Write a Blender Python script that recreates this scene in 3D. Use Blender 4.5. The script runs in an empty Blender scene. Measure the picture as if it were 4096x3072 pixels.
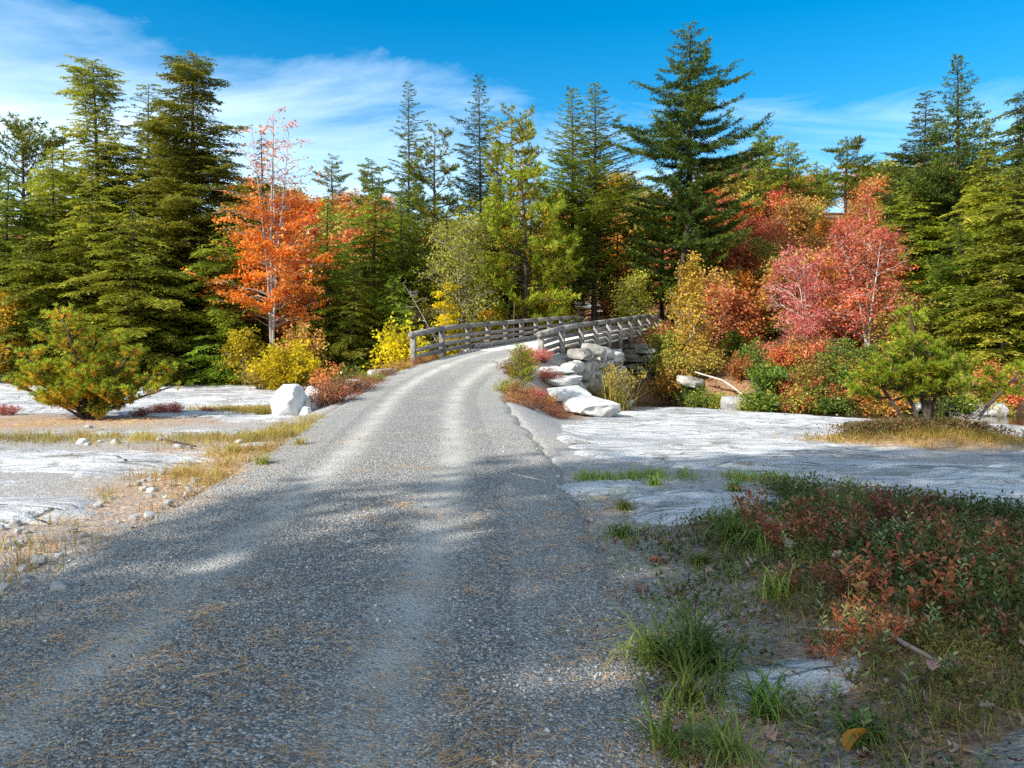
import bpy, math, random
import numpy as np
from mathutils import Vector, Quaternion

# ------------------------------------------------------------------ basics
F = 760.0      # focal length in pixels of a 1024 px wide frame
HZ = 335.0     # horizon row
EYE = 1.6
SC = bpy.context.scene
COL = SC.collection
PI = math.pi
rng = np.random.default_rng


def at(px, py, d):
    return np.array([(px - 512.0) * d / F, d, EYE - (py - HZ) * d / F])


def smooth(a, b, x):
    t = np.clip((x - a) / (b - a), 0, 1)
    return t * t * (3 - 2 * t)


def _h(ix, iy, seed):
    n = (ix.astype(np.int64) * 374761393 + iy.astype(np.int64) * 668265263 + seed * 974634777) & 0xFFFFFFFF
    n = ((n ^ (n >> 13)) * 1274126177) & 0xFFFFFFFF
    n = n ^ (n >> 16)
    return (n & 0xFFFFFF) / float(0xFFFFFF)


def vnoise(x, y, seed=0):
    x = np.asarray(x, float); y = np.asarray(y, float)
    ix = np.floor(x); iy = np.floor(y)
    fx = x - ix; fy = y - iy
    fx = fx * fx * (3 - 2 * fx); fy = fy * fy * (3 - 2 * fy)
    a = _h(ix, iy, seed); b = _h(ix + 1, iy, seed); c = _h(ix, iy + 1, seed); d = _h(ix + 1, iy + 1, seed)
    return (a + (b - a) * fx) * (1 - fy) + (c + (d - c) * fx) * fy


def fbm(x, y, seed=0, oct=4):
    s = 0.0; a = 0.5
    for k in range(oct):
        s = s + a * (vnoise(x, y, seed + k * 17) - 0.5) * 2
        x = np.asarray(x) * 2.03 + 5.1; y = np.asarray(y) * 2.03 - 3.7; a *= 0.5
    return s


def unit(v):
    v = np.asarray(v, float)
    return v / (np.linalg.norm(v, axis=-1, keepdims=True) + 1e-9)


class MB:
    """collects vertices, quads, triangles and one random number per vertex"""

    def __init__(s):
        s.v = []; s.q = []; s.t = []; s.r = []; s.n = 0; s.mq = []; s.mt = []

    def add(s, v, q=None, t=None, r=0.5, mi=0):
        v = np.asarray(v, float).reshape(-1, 3)
        s.v.append(v)
        s.r.append(np.broadcast_to(np.asarray(r, float), (len(v),)).copy())
        if q is not None and len(q):
            q = np.asarray(q, np.int64).reshape(-1, 4) + s.n
            s.q.append(q); s.mq.append(np.full(len(q), mi, np.int32))
        if t is not None and len(t):
            t = np.asarray(t, np.int64).reshape(-1, 3) + s.n
            s.t.append(t); s.mt.append(np.full(len(t), mi, np.int32))
        s.n += len(v)

    def merge(s, o, mi=0):
        if not o.v:
            return
        v = np.concatenate(o.v); r = np.concatenate(o.r)
        s.add(v, np.concatenate(o.q) if o.q else None, np.concatenate(o.t) if o.t else None, r, mi)

    def mesh(s, name, mats, smooth_shade=False):
        me = bpy.data.meshes.new(name)
        v = np.concatenate(s.v) if s.v else np.zeros((0, 3))
        q = np.concatenate(s.q) if s.q else np.zeros((0, 4), np.int64)
        t = np.concatenate(s.t) if s.t else np.zeros((0, 3), np.int64)
        me.vertices.add(len(v)); me.vertices.foreach_set('co', v.astype(np.float32).ravel())
        me.loops.add(len(q) * 4 + len(t) * 3)
        me.loops.foreach_set('vertex_index', np.concatenate([q.ravel(), t.ravel()]).astype(np.int32))
        me.polygons.add(len(q) + len(t))
        ls = np.concatenate([np.arange(len(q)) * 4, len(q) * 4 + np.arange(len(t)) * 3]).astype(np.int32)
        me.polygons.foreach_set('loop_start', ls)
        mi = np.concatenate(([np.concatenate(s.mq)] if s.mq else []) + ([np.concatenate(s.mt)] if s.mt else []) or [np.zeros(0, np.int32)])
        for m in (mats if isinstance(mats, (list, tuple)) else [mats]):
            me.materials.append(m)
        if mi.any():
            me.polygons.foreach_set('material_index', mi.astype(np.int32))
        me.update(calc_edges=True)
        a = me.attributes.new('rnd', 'FLOAT', 'POINT')
        a.data.foreach_set('value', np.concatenate(s.r).astype(np.float32))
        if smooth_shade:
            me.polygons.foreach_set('use_smooth', np.ones(len(me.polygons), bool))
        return me

    def build(s, name, mats, parent=None, smooth_shade=False, loc=None):
        o = bpy.data.objects.new(name, s.mesh(name, mats, smooth_shade))
        COL.objects.link(o)
        if parent is not None:
            o.parent = parent
        if loc is not None:
            o.location = loc
        return o


def tag(o, label=None, cat=None, group=None, kind=None):
    if label: o['label'] = label
    if cat: o['category'] = cat
    if group: o['group'] = group
    if kind: o['kind'] = kind
    return o


def empty(name, loc, rz=0.0, scale=1.0):
    o = bpy.data.objects.new(name, None)
    o.empty_display_size = 0.2
    COL.objects.link(o)
    o.location = tuple(float(c) for c in loc); o.rotation_euler = (0, 0, rz)
    o.scale = (scale,) * 3 if not isinstance(scale, (tuple, list)) else scale
    return o


def dup(src, loc, rz=0.0, scale=1.0, label=None, group=None, rx=0.0, ry=0.0):
    """copy of a thing with its parts and sub-parts (mesh data shared)"""
    c = src.copy(); COL.objects.link(c)
    c.location = tuple(float(k) for k in loc); c.rotation_euler = (rx, ry, rz)
    c.scale = (scale,) * 3 if not isinstance(scale, (tuple, list)) else scale
    if label: c['label'] = label
    if group: c['group'] = group
    for ch in list(src.children):
        d = ch.copy(); COL.objects.link(d); d.parent = c
        for g in list(ch.children):
            e = g.copy(); COL.objects.link(e); e.parent = d
    return c


def tube(mb, pts, rad, sides=5, r=0.5, cap=False):
    pts = np.asarray(pts, float); n = len(pts)
    rad = np.broadcast_to(np.asarray(rad, float), (n,))
    tan = np.gradient(pts, axis=0); tan = unit(tan)
    ref = np.array([0.0, 0, 1]) if abs(tan[0][2]) < 0.8 else np.array([1.0, 0.13, 0])
    u = unit(np.cross(tan, ref)); w = np.cross(tan, u)
    a = np.arange(sides) * 2 * PI / sides
    ring = (u[:, None, :] * np.cos(a)[None, :, None] + w[:, None, :] * np.sin(a)[None, :, None]) * rad[:, None, None] + pts[:, None, :]
    i = np.arange(n - 1)[:, None] * sides; j = np.arange(sides)[None, :]; k = (j + 1) % sides
    q = np.stack([i + j, i + k, i + sides + k, i + sides + j], -1).reshape(-1, 4)
    mb.add(ring.reshape(-1, 3), q, None, r)
    if cap:
        for base in (0, n - 1):
            c = ring[base]
            mb.add(np.vstack([c, c.mean(0)[None]]), None, [(x, (x + 1) % sides, sides) for x in range(sides)], r)


def cards(mb, P, D, N, L, W, r, fold=0.15, wide=0.45):
    """diamond shaped leaves: P base points, D long axis, N leaf normal"""
    n = len(P)
    if n == 0:
        return
    D = unit(D); S = unit(np.cross(D, N)); N = np.cross(S, D)
    L = np.broadcast_to(np.asarray(L, float), (n,))[:, None]; W = np.broadcast_to(np.asarray(W, float), (n,))[:, None]
    v = np.empty((n, 4, 3))
    v[:, 0] = P
    v[:, 1] = P + D * L * wide + S * W * 0.5 + N * W * fold
    v[:, 2] = P + D * L
    v[:, 3] = P + D * L * wide - S * W * 0.5 + N * W * fold
    q = np.arange(n * 4).reshape(n, 4)
    mb.add(v.reshape(-1, 3), q, None, np.repeat(np.broadcast_to(np.asarray(r, float), (n,)), 4))


def beam(mb, p0, p1, w, h, r=0.5, up=(0, 0, 1)):
    """box from p0 to p1, w sideways, h along up"""
    p0 = np.asarray(p0, float); p1 = np.asarray(p1, float)
    d = unit(p1 - p0); s = unit(np.cross(d, up)); u = np.cross(s, d)
    b = min(w, h) * 0.12
    prof = [(-w / 2 + b, -h / 2), (w / 2 - b, -h / 2), (w / 2, -h / 2 + b), (w / 2, h / 2 - b), (w / 2 - b, h / 2), (-w / 2 + b, h / 2), (-w / 2, h / 2 - b), (-w / 2, -h / 2 + b)]
    v = [p0 + s * a + u * c for a, c in prof] + [p1 + s * a + u * c for a, c in prof]
    q = [(i, (i + 1) % 8, 8 + (i + 1) % 8, 8 + i) for i in range(8)]
    q += [(0, 7, 2, 1), (7, 6, 3, 2), (6, 5, 4, 3), (8, 9, 10, 15), (15, 10, 11, 14), (14, 11, 12, 13)]
    mb.add(v, q, None, r)


def lump(mb, c, dims, seed, rot=0.0, sub=2, rough=0.16, r=0.5, tilt=(0, 0), block=0.5):
    """irregular boulder: a subdivided cube pushed about by noise, partly rounded"""
    n = 2 + sub * 2
    g = np.linspace(-1, 1, n)
    vs = []; qs = []; off = 0
    A, B = np.meshgrid(g, g, indexing='ij')
    for ax in range(3):
        for sgn in (-1, 1):
            p = np.zeros((n, n, 3)); p[..., ax] = sgn; p[..., (ax + 1) % 3] = A * sgn; p[..., (ax + 2) % 3] = B
            vs.append(p.reshape(-1, 3))
            i, j = np.meshgrid(np.arange(n - 1), np.arange(n - 1), indexing='ij')
            k = (i * n + j).ravel() + off
            qs.append(np.stack([k, k + n, k + n + 1, k + 1], -1)); off += n * n
    v = np.concatenate(vs)
    sp = unit(v) * 1.15
    v = v * block + sp * (1 - block)
    a = g0 = rng(seed)
    for _ in range(7):   # planar facets
        d = unit(a.normal(size=3)); lim = a.uniform(0.62, 0.95)
        dist = v @ d
        v = v - np.outer(np.clip(dist - lim, 0, None) * 0.85, d)
    w = v * 1.7 + seed * 3.1
    nz = np.stack([fbm(w[:, 0] + w[:, 2] * 1.3, w[:, 1] - w[:, 2] * .7, seed, 3), fbm(w[:, 1] + w[:, 0] * 1.1 + 9, w[:, 2] - w[:, 0] * .6, seed + 1, 3), fbm(w[:, 2] + w[:, 1] * .9 + 31, w[:, 0] - w[:, 1], seed + 2, 3)], -1)
    v = v + nz * rough
    v = v * np.asarray(dims) / 2
    ca, sa = math.cos(tilt[0]), math.sin(tilt[0])
    v = np.stack([v[:, 0], v[:, 1] * ca - v[:, 2] * sa, v[:, 1] * sa + v[:, 2] * ca], -1)
    ca, sa = math.cos(tilt[1]), math.sin(tilt[1])
    v = np.stack([v[:, 0] * ca + v[:, 2] * sa, v[:, 1], -v[:, 0] * sa + v[:, 2] * ca], -1)
    ca, sa = math.cos(rot), math.sin(rot)
    v = np.stack([v[:, 0] * ca - v[:, 1] * sa, v[:, 0] * sa + v[:, 1] * ca, v[:, 2]], -1)
    mb.add(v + np.asarray(c), np.concatenate(qs), None, r)


# ------------------------------------------------------------------ materials
def mat(name):
    m = bpy.data.materials.new(name); m.use_nodes = True
    nt = m.node_tree
    b = nt.nodes['Principled BSDF']
    return m, nt, b


def N(nt, typ, **kw):
    n = nt.nodes.new(typ)
    for k, v in kw.items():
        if k in n.inputs:
            n.inputs[k].default_value = v
        else:
            setattr(n, k, v)
    return n


def ramp(nt, fac, stops, interp='LINEAR'):
    n = nt.nodes.new('ShaderNodeValToRGB')
    e = n.color_ramp.elements
    n.color_ramp.interpolation = interp
    while len(e) < len(stops):
        e.new(0.5)
    for k, (p, c) in enumerate(stops):
        e[k].position = p
        e[k].color = (c, c, c, 1) if isinstance(c, (int, float)) else tuple(c) + (1,)
    if fac is not None:
        nt.links.new(fac, n.inputs[0])
    return n.outputs[0]


def mix(nt, fac, a, b, mode='MIX'):
    n = nt.nodes.new('ShaderNodeMix'); n.data_type = 'RGBA'; n.blend_type = mode
    for sock, val in ((n.inputs[0], fac), (n.inputs[6], a), (n.inputs[7], b)):
        if isinstance(val, (int, float)):
            sock.default_value = val if sock == n.inputs[0] else (val, val, val, 1)
        elif isinstance(val, tuple):
            sock.default_value = val + (1,)
        else:
            nt.links.new(val, sock)
    return n.outputs[2]


def math_(nt, op, a, b=None):
    n = nt.nodes.new('ShaderNodeMath'); n.operation = op
    for s, v in ((n.inputs[0], a), (n.inputs[1], b)):
        if v is None: continue
        if isinstance(v, (int, float)): s.default_value = v
        else: nt.links.new(v, s)
    return n.outputs[0]


def coords(nt, scale=(1, 1, 1), kind='Position', rot=(0, 0, 0)):
    if kind == 'Position':
        o = nt.nodes.new('ShaderNodeNewGeometry').outputs['Position']
    else:
        o = nt.nodes.new('ShaderNodeTexCoord').outputs['Object']
    m = nt.nodes.new('ShaderNodeMapping'); m.inputs['Scale'].default_value = scale; m.inputs['Rotation'].default_value = rot
    nt.links.new(o, m.inputs[0])
    return m.outputs[0]


def noise(nt, vec, scale, detail=4, rough=0.55, dist=0.0):
    n = nt.nodes.new('ShaderNodeTexNoise')
    n.inputs['Scale'].default_value = scale; n.inputs['Detail'].default_value = detail
    n.inputs['Roughness'].default_value = rough; n.inputs['Distortion'].default_value = dist
    nt.links.new(vec, n.inputs['Vector'])
    return n.outputs['Fac']


def voro(nt, vec, scale, feature='F1', out='Distance', rand=1.0):
    n = nt.nodes.new('ShaderNodeTexVoronoi'); n.feature = feature
    n.inputs['Scale'].default_value = scale; n.inputs['Randomness'].default_value = rand
    nt.links.new(vec, n.inputs['Vector'])
    return n.outputs[out]


def bump(nt, b, height, strength=0.5, dist=0.02, prev=None):
    n = nt.nodes.new('ShaderNodeBump'); n.inputs['Strength'].default_value = strength; n.inputs['Distance'].default_value = dist
    nt.links.new(height, n.inputs['Height'])
    if prev is not None: nt.links.new(prev, n.inputs['Normal'])
    nt.links.new(n.outputs[0], b.inputs['Normal'])
    return n.outputs[0]


def attr(nt, name):
    n = nt.nodes.new('ShaderNodeAttribute'); n.attribute_name = name
    return n.outputs['Fac']


def leaf_mat(name, stops, trans=0.35, obj_var=0.38, hue=0.03, nscale=0.7, nvar=0.35, rough=0.55):
    m, nt, b = mat(name)
    c = ramp(nt, attr(nt, 'rnd'), stops)
    v = coords(nt)
    f = noise(nt, v, nscale, 2)
    dark = ramp(nt, f, [(0.3, 1 - nvar), (0.7, 1 + nvar * 0.6)])
    c = mix(nt, 1.0, c, dark, 'MULTIPLY')
    oi = nt.nodes.new('ShaderNodeObjectInfo')
    hs = nt.nodes.new('ShaderNodeHueSaturation')
    mr = nt.nodes.new('ShaderNodeMapRange'); mr.inputs[3].default_value = 1 - obj_var; mr.inputs[4].default_value = 1 + obj_var * .6
    nt.links.new(oi.outputs['Random'], mr.inputs[0]); nt.links.new(mr.outputs[0], hs.inputs['Value'])
    mh = nt.nodes.new('ShaderNodeMapRange'); mh.inputs[3].default_value = .5 - hue; mh.inputs[4].default_value = .5 + hue
    wn = nt.nodes.new('ShaderNodeTexWhiteNoise'); wn.noise_dimensions = '1D'
    nt.links.new(oi.outputs['Random'], wn.inputs['W'])
    nt.links.new(wn.outputs[0], mh.inputs[0]); nt.links.new(mh.outputs[0], hs.inputs['Hue'])
    nt.links.new(c, hs.inputs['Color'])
    c = hs.outputs[0]
    nt.links.new(c, b.inputs['Base Color'])
    b.inputs['Roughness'].default_value = rough
    b.inputs['Specular IOR Level'].default_value = 0.25
    tr = nt.nodes.new('ShaderNodeBsdfTranslucent')
    nt.links.new(c, tr.inputs[0])
    ms = nt.nodes.new('ShaderNodeMixShader'); ms.inputs[0].default_value = trans
    nt.links.new(b.outputs[0], ms.inputs[1]); nt.links.new(tr.outputs[0], ms.inputs[2])
    nt.links.new(ms.outputs[0], nt.nodes['Material Output'].inputs[0])
    return m


def bark_mat(name, a, c, scale=6.0, stretch=(1, 1, 0.25)):
    m, nt, b = mat(name)
    v = coords(nt, stretch)
    f = noise(nt, v, scale, 5, 0.65, 0.4)
    col = ramp(nt, f, [(0.3, a), (0.68, c)])
    nt.links.new(col, b.inputs['Base Color'])
    b.inputs['Roughness'].default_value = 0.9; b.inputs['Specular IOR Level'].default_value = 0.15
    bump(nt, b, f, 0.6, 0.03)
    return m


M = {}
M['hemlock'] = leaf_mat('hemlock needles', [(0, (.055, .085, .008)), (.35, (.16, .22, .016)), (.7, (.34, .38, .028)), (1, (.54, .53, .09))], .48)
M['bluehem'] = leaf_mat('blue green needles', [(0, (.035, .055, .014)), (.5, (.10, .14, .028)), (1, (.26, .28, .055))], .4)
M['spruce'] = leaf_mat('spruce needles', [(0, (.018, .036, .006)), (.5, (.065, .105, .012)), (.85, (.15, .18, .016)), (1, (.24, .20, .04))], .3)
M['pine'] = leaf_mat('pine needles', [(0, (.05, .08, .008)), (.45, (.17, .21, .016)), (.72, (.34, .36, .03)), (.8, (.50, .28, .02)), (1, (.58, .26, .02))], .35)
M['pineg'] = leaf_mat('bright pine needles', [(0, (.07, .12, .010)), (.4, (.22, .29, .016)), (.74, (.48, .52, .04)), (.8, (.66, .42, .03)), (1, (.72, .38, .03))], .5, obj_var=.1, hue=.005)
M['orange'] = leaf_mat('orange maple leaves', [(0, (.40, .085, .010)), (.5, (.70, .20, .016)), (.85, (.78, .32, .04)), (1, (.70, .42, .20))], .4)
M['redl'] = leaf_mat('red maple leaves', [(0, (.44, .08, .055)), (.3, (.62, .16, .08)), (.6, (.68, .25, .08)), (.85, (.70, .33, .18)), (1, (.50, .40, .09))], .45, obj_var=.15, hue=.008)
M['pink'] = leaf_mat('crimson pink leaves', [(0, (.42, .06, .06)), (.5, (.64, .16, .13)), (1, (.70, .34, .24))], .45, obj_var=.15, hue=.006)
M['rust'] = leaf_mat('rust shrub leaves', [(0, (.32, .085, .03)), (.4, (.58, .19, .05)), (.75, (.66, .28, .07)), (1, (.50, .38, .14))], .35)
M['gold'] = leaf_mat('gold leaves', [(0, (.36, .20, .012)), (.5, (.60, .38, .016)), (1, (.70, .50, .05))], .4)
M['yellow'] = leaf_mat('bright yellow leaves', [(0, (.55, .30, .006)), (.4, (.80, .52, .008)), (1, (.85, .64, .02))], .45)
M['olive'] = leaf_mat('yellow green leaves', [(0, (.18, .17, .02)), (.5, (.40, .36, .04)), (1, (.60, .50, .10))], .4)
M['birchl'] = leaf_mat('birch leaves', [(0, (.30, .27, .02)), (.5, (.58, .47, .04)), (1, (.72, .52, .08))], .45)
M['laurel'] = leaf_mat('laurel leaves', [(0, (.035, .07, .014)), (.5, (.11, .18, .022)), (.85, (.24, .30, .03)), (1, (.42, .38, .05))], .2, rough=.35)
M['berry'] = leaf_mat('blueberry leaves', [(0, (.14, .03, .025)), (.35, (.32, .075, .05)), (.65, (.46, .17, .09)), (.85, (.30, .20, .06)), (1, (.16, .17, .04))], .35)
M['cover'] = leaf_mat('dark low leaves', [(0, (.035, .045, .012)), (.45, (.09, .11, .022)), (.75, (.20, .15, .05)), (1, (.28, .10, .06))], .25)
M['herb'] = leaf_mat('grey green herb leaves', [(0, (.09, .13, .06)), (.6, (.20, .27, .10)), (1, (.34, .38, .16))], .3)
M['grass'] = leaf_mat('green grass', [(0, (.09, .15, .02)), (.5, (.24, .34, .05)), (.8, (.42, .46, .10)), (1, (.56, .46, .16))], .35)
M['dry'] = leaf_mat('dry grass', [(0, (.24, .15, .03)), (.5, (.46, .30, .07)), (.8, (.42, .38, .08)), (1, (.26, .30, .05))], .35)
M['litterleaf'] = leaf_mat('fallen leaves', [(0, (.20, .09, .06)), (.4, (.42, .26, .18)), (.75, (.56, .43, .35)), (.9, (.48, .10, .05)), (1, (.56, .36, .14))], .15)
M['goldleaf'] = leaf_mat('golden fallen leaf', [(0, (.5, .24, .02)), (1, (.62, .33, .03))], .2)
M['needle'] = leaf_mat('fallen needles', [(0, (.38, .17, .05)), (.5, (.60, .31, .11)), (1, (.70, .46, .22))], .1)
M['bark'] = bark_mat('dark bark', (.022, .016, .012), (.09, .065, .05))
M['barkred'] = bark_mat('red brown bark', (.05, .025, .016), (.17, .09, .06))
M['barkgrey'] = bark_mat('grey bark', (.16, .14, .125), (.42, .38, .34))
M['barkpale'] = bark_mat('pale birch bark', (.30, .26, .22), (.62, .58, .52))
M['twig'] = bark_mat('bare grey twig', (.16, .13, .11), (.36, .31, .28))
M['stem'] = bark_mat('reddish stem', (.09, .045, .03), (.22, .12, .08))
# ------------------------------------------------------------------ terrain
RY = np.array([-40, -5, 5, 10, 14, 18, 21, 24, 26, 28, 38.4, 42, 48, 54, 60, 70, 90, 130.])
RX = np.array([-1.3, -1.2, -1.2, -1.4, -1.75, -2.05, -2.0, -1.45, -.65, .28, 4.63, 6.2, 8.0, 8.6, 7.6, 3, -8, -30.])
RZ = np.array([0, 0, 0, 0, 0, .04, .24, .58, .85, 1.07, 1.67, 1.95, 2.45, 3.0, 3.7, 5, 8, 12.])


def _smooth_table(y, v):
    yy = np.linspace(y[0], y[-1], 1701)
    vv = np.interp(yy, y, v)
    k = np.exp(-0.5 * (np.arange(-24, 25) / 9.0) ** 2); k /= k.sum()
    pad = np.concatenate([np.full(24, vv[0]), vv, np.full(24, vv[-1])])
    return yy, np.convolve(pad, k, 'valid')


_ty, _tx = _smooth_table(RY, RX)
_, _tz = _smooth_table(RY, RZ)
_tg = np.gradient(_tx, _ty)


def road_cx(y): return np.interp(y, _ty, _tx)
def road_z(y): return np.interp(y, _ty, _tz)
def road_w(y): return np.interp(y, [0, 14, 20, 24, 28, 60], [1.87, 1.85, 1.8, 1.75, 1.72, 1.6])


def road_uv(x, y):
    """signed sideways distance from the road's centre line and the y of the nearest point on it"""
    yp = y
    for _ in range(3):
        g = np.interp(yp, _ty, _tg)
        dx = x - road_cx(yp); dy = y - yp
        yp = yp + (dx * g + dy) / (1 + g * g)
    g = np.interp(yp, _ty, _tg)
    d = ((x - road_cx(yp)) - (y - yp) * g) / np.sqrt(1 + g * g)
    return d, yp


BU = np.array([.386, .923]); BV = np.array([.923, -.386]); B0 = np.array([.28, 28.0])
U1, U2 = 3.2, 9.3          # the opening under the bridge


def bridge_uv(x, y):
    return (x - B0[0]) * BU[0] + (y - B0[1]) * BU[1], (x - B0[0]) * BV[0] + (y - B0[1]) * BV[1]


def bpt(u, v, z): return np.array([B0[0] + u * BU[0] + v * BV[0], B0[1] + u * BU[1] + v * BV[1], z])
def deck_z(u): return 1.07 + .6 * u / 11.27


def stream_near(x): return np.interp(x, [-60, -12, -6, 0, 4, 6, 9, 11.5, 15, 25, 60], [45, 36.5, 35, 33, 30.6, 29.6, 27.3, 25.3, 23.2, 21.5, 21])
def stream_far(x): return np.interp(x, [-60, -12, -6, 0, 4, 7, 10, 15, 30, 60], [48, 39.5, 38.2, 37, 35.6, 33.4, 30.8, 29.4, 28.6, 28])


WATER = -1.42


def height(x, y, detail=True):
    x = np.asarray(x, float); y = np.asarray(y, float)
    yn = stream_near(x) + .35 * fbm(x * .5, y * .5, 3, 2); yf = stream_far(x) + .3 * fbm(x * .6, y * .6, 5, 2)
    A = np.interp(x, [-4, 3], [.82, 1.22])
    s = np.clip((y - 8.5) / (yn - 8.5), 0, 1.2)
    zn = -A * s ** 1.08
    zn = zn + np.interp(np.abs(x), [0, 20, 120], [0, 0, 8])
    zn = np.where(y < -5, zn + .0 * y, zn)
    dfar = np.clip(y - yf, 0, None)
    y0 = np.interp(x, [-30, -10, -2, 8, 13, 40], [49, 52, 58, 56, 39, 37])
    sl = y - y0
    sp = np.where(sl > 12, sl, 3 * np.log1p(np.exp(np.clip(sl / 3, -30, 12))))
    hill = 13 * np.tanh(.36 * sp / 13)
    bank = np.interp(x, [-8, 2, 10], [.7, 1.0, 1.15])
    zf = WATER - .1 + bank * smooth(0, 1.6, dfar) + .075 * dfar + hill + .5 * fbm(x * .12, y * .12, 21, 3) * smooth(3, 12, dfar)
    t = smooth(-.6, .5, yn - y)
    z = np.where(y > yf, zf, (zn * t + (WATER - .35) * (1 - t)))
    mound = .24 * np.exp(-(((x - 2.9) / 2.0) ** 2 + ((y - 4.6) / 2.2) ** 2) * 1.0) * smooth(.75, 1.8, x)
    z = z + mound + .20 * np.exp(-(((x - 6.9) / 1.3) ** 2 + ((y - 12.7) / .8) ** 2))
    if detail:
        z = z + .05 * fbm(x * .45, y * .45, 8, 3) + .012 * fbm(x * 2.3, y * 2.3, 9, 3)
    # road embankment
    d, yp = road_uv(x, y)
    rz = road_z(yp); hw = road_w(yp)
    side = .9 + 1.0 * np.abs(rz - z)
    k = 1 - smooth(hw + .1, hw + .1 + side, np.abs(d))
    u, v = bridge_uv(x, y)
    gap = smooth(U1 - .55, U1 - .15, u) * (1 - smooth(U2 + .15, U2 + .6, u)) * (np.abs(v) < 9)
    # the embankment's flank right of the road is cut back behind the dry stone wing wall
    cut = smooth(2.3, 2.65, v) * smooth(-3.0, -1.5, u) * (u < U1)
    k = k * (1 - gap)
    z = z + (rz - .02 - z) * k * (1 - cut)
    return z


def H1(x, y): return float(height(np.array([x]), np.array([y]))[0])


def axis(lo, hi, c0, c1, fine, grow):
    a = list(np.arange(c0, c1, fine)); p = c1; st = fine
    while p < hi:
        a.append(p); st = max(fine, grow * abs(p - c0 if p > 0 else p)); st = max(fine, grow * (p - c0)) ; p += st
    a.append(hi)
    p = c0; b = []
    while p > lo:
        st = max(fine, grow * (c1 - p)); p -= st; b.append(max(p, lo))
    return np.array(b[::-1] + a)


def grid_mesh(mb, X, Y, Z, keep=None, r=None):
    ny, nx = X.shape
    v = np.stack([X, Y, Z], -1).reshape(-1, 3)
    i, j = np.meshgrid(np.arange(ny - 1), np.arange(nx - 1), indexing='ij')
    k = (i * nx + j)
    q = np.stack([k, k + 1, k + nx + 1, k + nx], -1)
    if keep is not None:
        kk = keep[:-1, :-1] | keep[1:, :-1] | keep[:-1, 1:] | keep[1:, 1:]
        q = q[kk]
    q = q.reshape(-1, 4)
    used = np.zeros(len(v), bool); used[q.ravel()] = True
    idx = np.cumsum(used) - 1
    mb.add(v[used], idx[q], None, .5 if r is None else r.reshape(-1)[used])


# ---- rock fields (positive = bare rock)
def rock_right(x, y):
    d, yp = road_uv(x, y)
    near = np.interp(x, [.3, 1.0, 2.0, 2.7, 3.4, 4, 6, 12, 40], [10.6, 10.1, 9.2, 8.2, 6.9, 6.1, 4.9, 4, 3])
    edge = d - road_w(yp) - np.interp(y, [8, 13, 18, 22, 30], [.35, .5, 1.6, 2.9, 3.2])
    f = np.minimum(edge, (y - near) * .8)
    slab = .55 * (1 - np.sqrt(((x - 1.78) / .82) ** 2 + ((y - 7.0) / .72) ** 2))
    slab2 = .35 * (1 - np.sqrt(((x - .95) / .45) ** 2 + ((y - 8.0) / .35) ** 2))
    small = .25 * (1 - np.sqrt(((x - 1.22) / .36) ** 2 + ((y - 3.48) / .2) ** 2))
    low = .3 * (1 - np.sqrt(((x - 2.02) / .42) ** 2 + ((y - 2.72) / .24) ** 2))
    f = np.maximum(np.maximum(f, slab), np.maximum(slab2, np.maximum(small, low)))
    isl = 1.0 * (1 - np.sqrt(((x - 6.9) / 1.9) ** 2 + ((y - 12.6) / 1.2) ** 2))
    f = np.minimum(f, -isl * .5 + .02)
    strip = .35 * (1 - np.sqrt(((x - 1.6) / 1.6) ** 2 + ((y - 8.45 + .12 * (x - 1.6)) / .3) ** 2))
    f = np.minimum(f, -strip * .6 + .05)
    f = np.where(y > stream_near(x) + .3, -1, f)
    return f + .22 * fbm(x * 1.3, y * 1.7, 41, 5) + .10 * fbm(x * 4.1, y * 4.6, 43, 3) * (y < 11) - .02


def rock_left(x, y):
    d, yp = road_uv(x, y)
    a = np.minimum((y - 15.0 - .22 * np.abs(x + 5)) * .35, -d - road_w(yp) - .9)
    tree = 1.2 * (1 - np.sqrt(((x + 9.6) / 3.0) ** 2 + ((y - 16.2) / 1.5) ** 2))
    a = np.minimum(a, -tree * .7)
    b = .9 * (1 - np.sqrt(((x + 7.0) / 3.3) ** 2 + ((y - 9.6) / 1.6) ** 2))
    c = .6 * (1 - np.sqrt(((x + 5.1) / 1.75) ** 2 + ((y - 6.85) / .62) ** 2))
    e = .5 * (1 - np.sqrt(((x + 5.9) / 2.4) ** 2 + ((y - 13.6) / .7) ** 2))
    m2 = .35 * (1 - np.sqrt(((x + 3.7) / .7) ** 2 + ((y - 11.2) / .3) ** 2))
    f = np.maximum(np.maximum(np.maximum(a, b), np.maximum(c, e)), m2)
    f = np.where(y > stream_near(x) + .3, -1, f)
    f = np.minimum(f, -d - road_w(yp) - .25)
    return f + .36 * fbm(x * .9, y * 1.5, 57, 5) + .10 * fbm(x * 3.7, y * 4.3, 58, 3) - .03


def rock_rise(f): return np.clip(f * .30, -.16, .045)


def rock_z(x, y, f):
    return height(x, y) + rock_rise(f) + .02 * fbm(x * .9, y * 1.6, 71, 4) + .022 * np.floor(3.5 * fbm(x * .35, y * .9, 73, 3)) * (f > 0)


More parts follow.
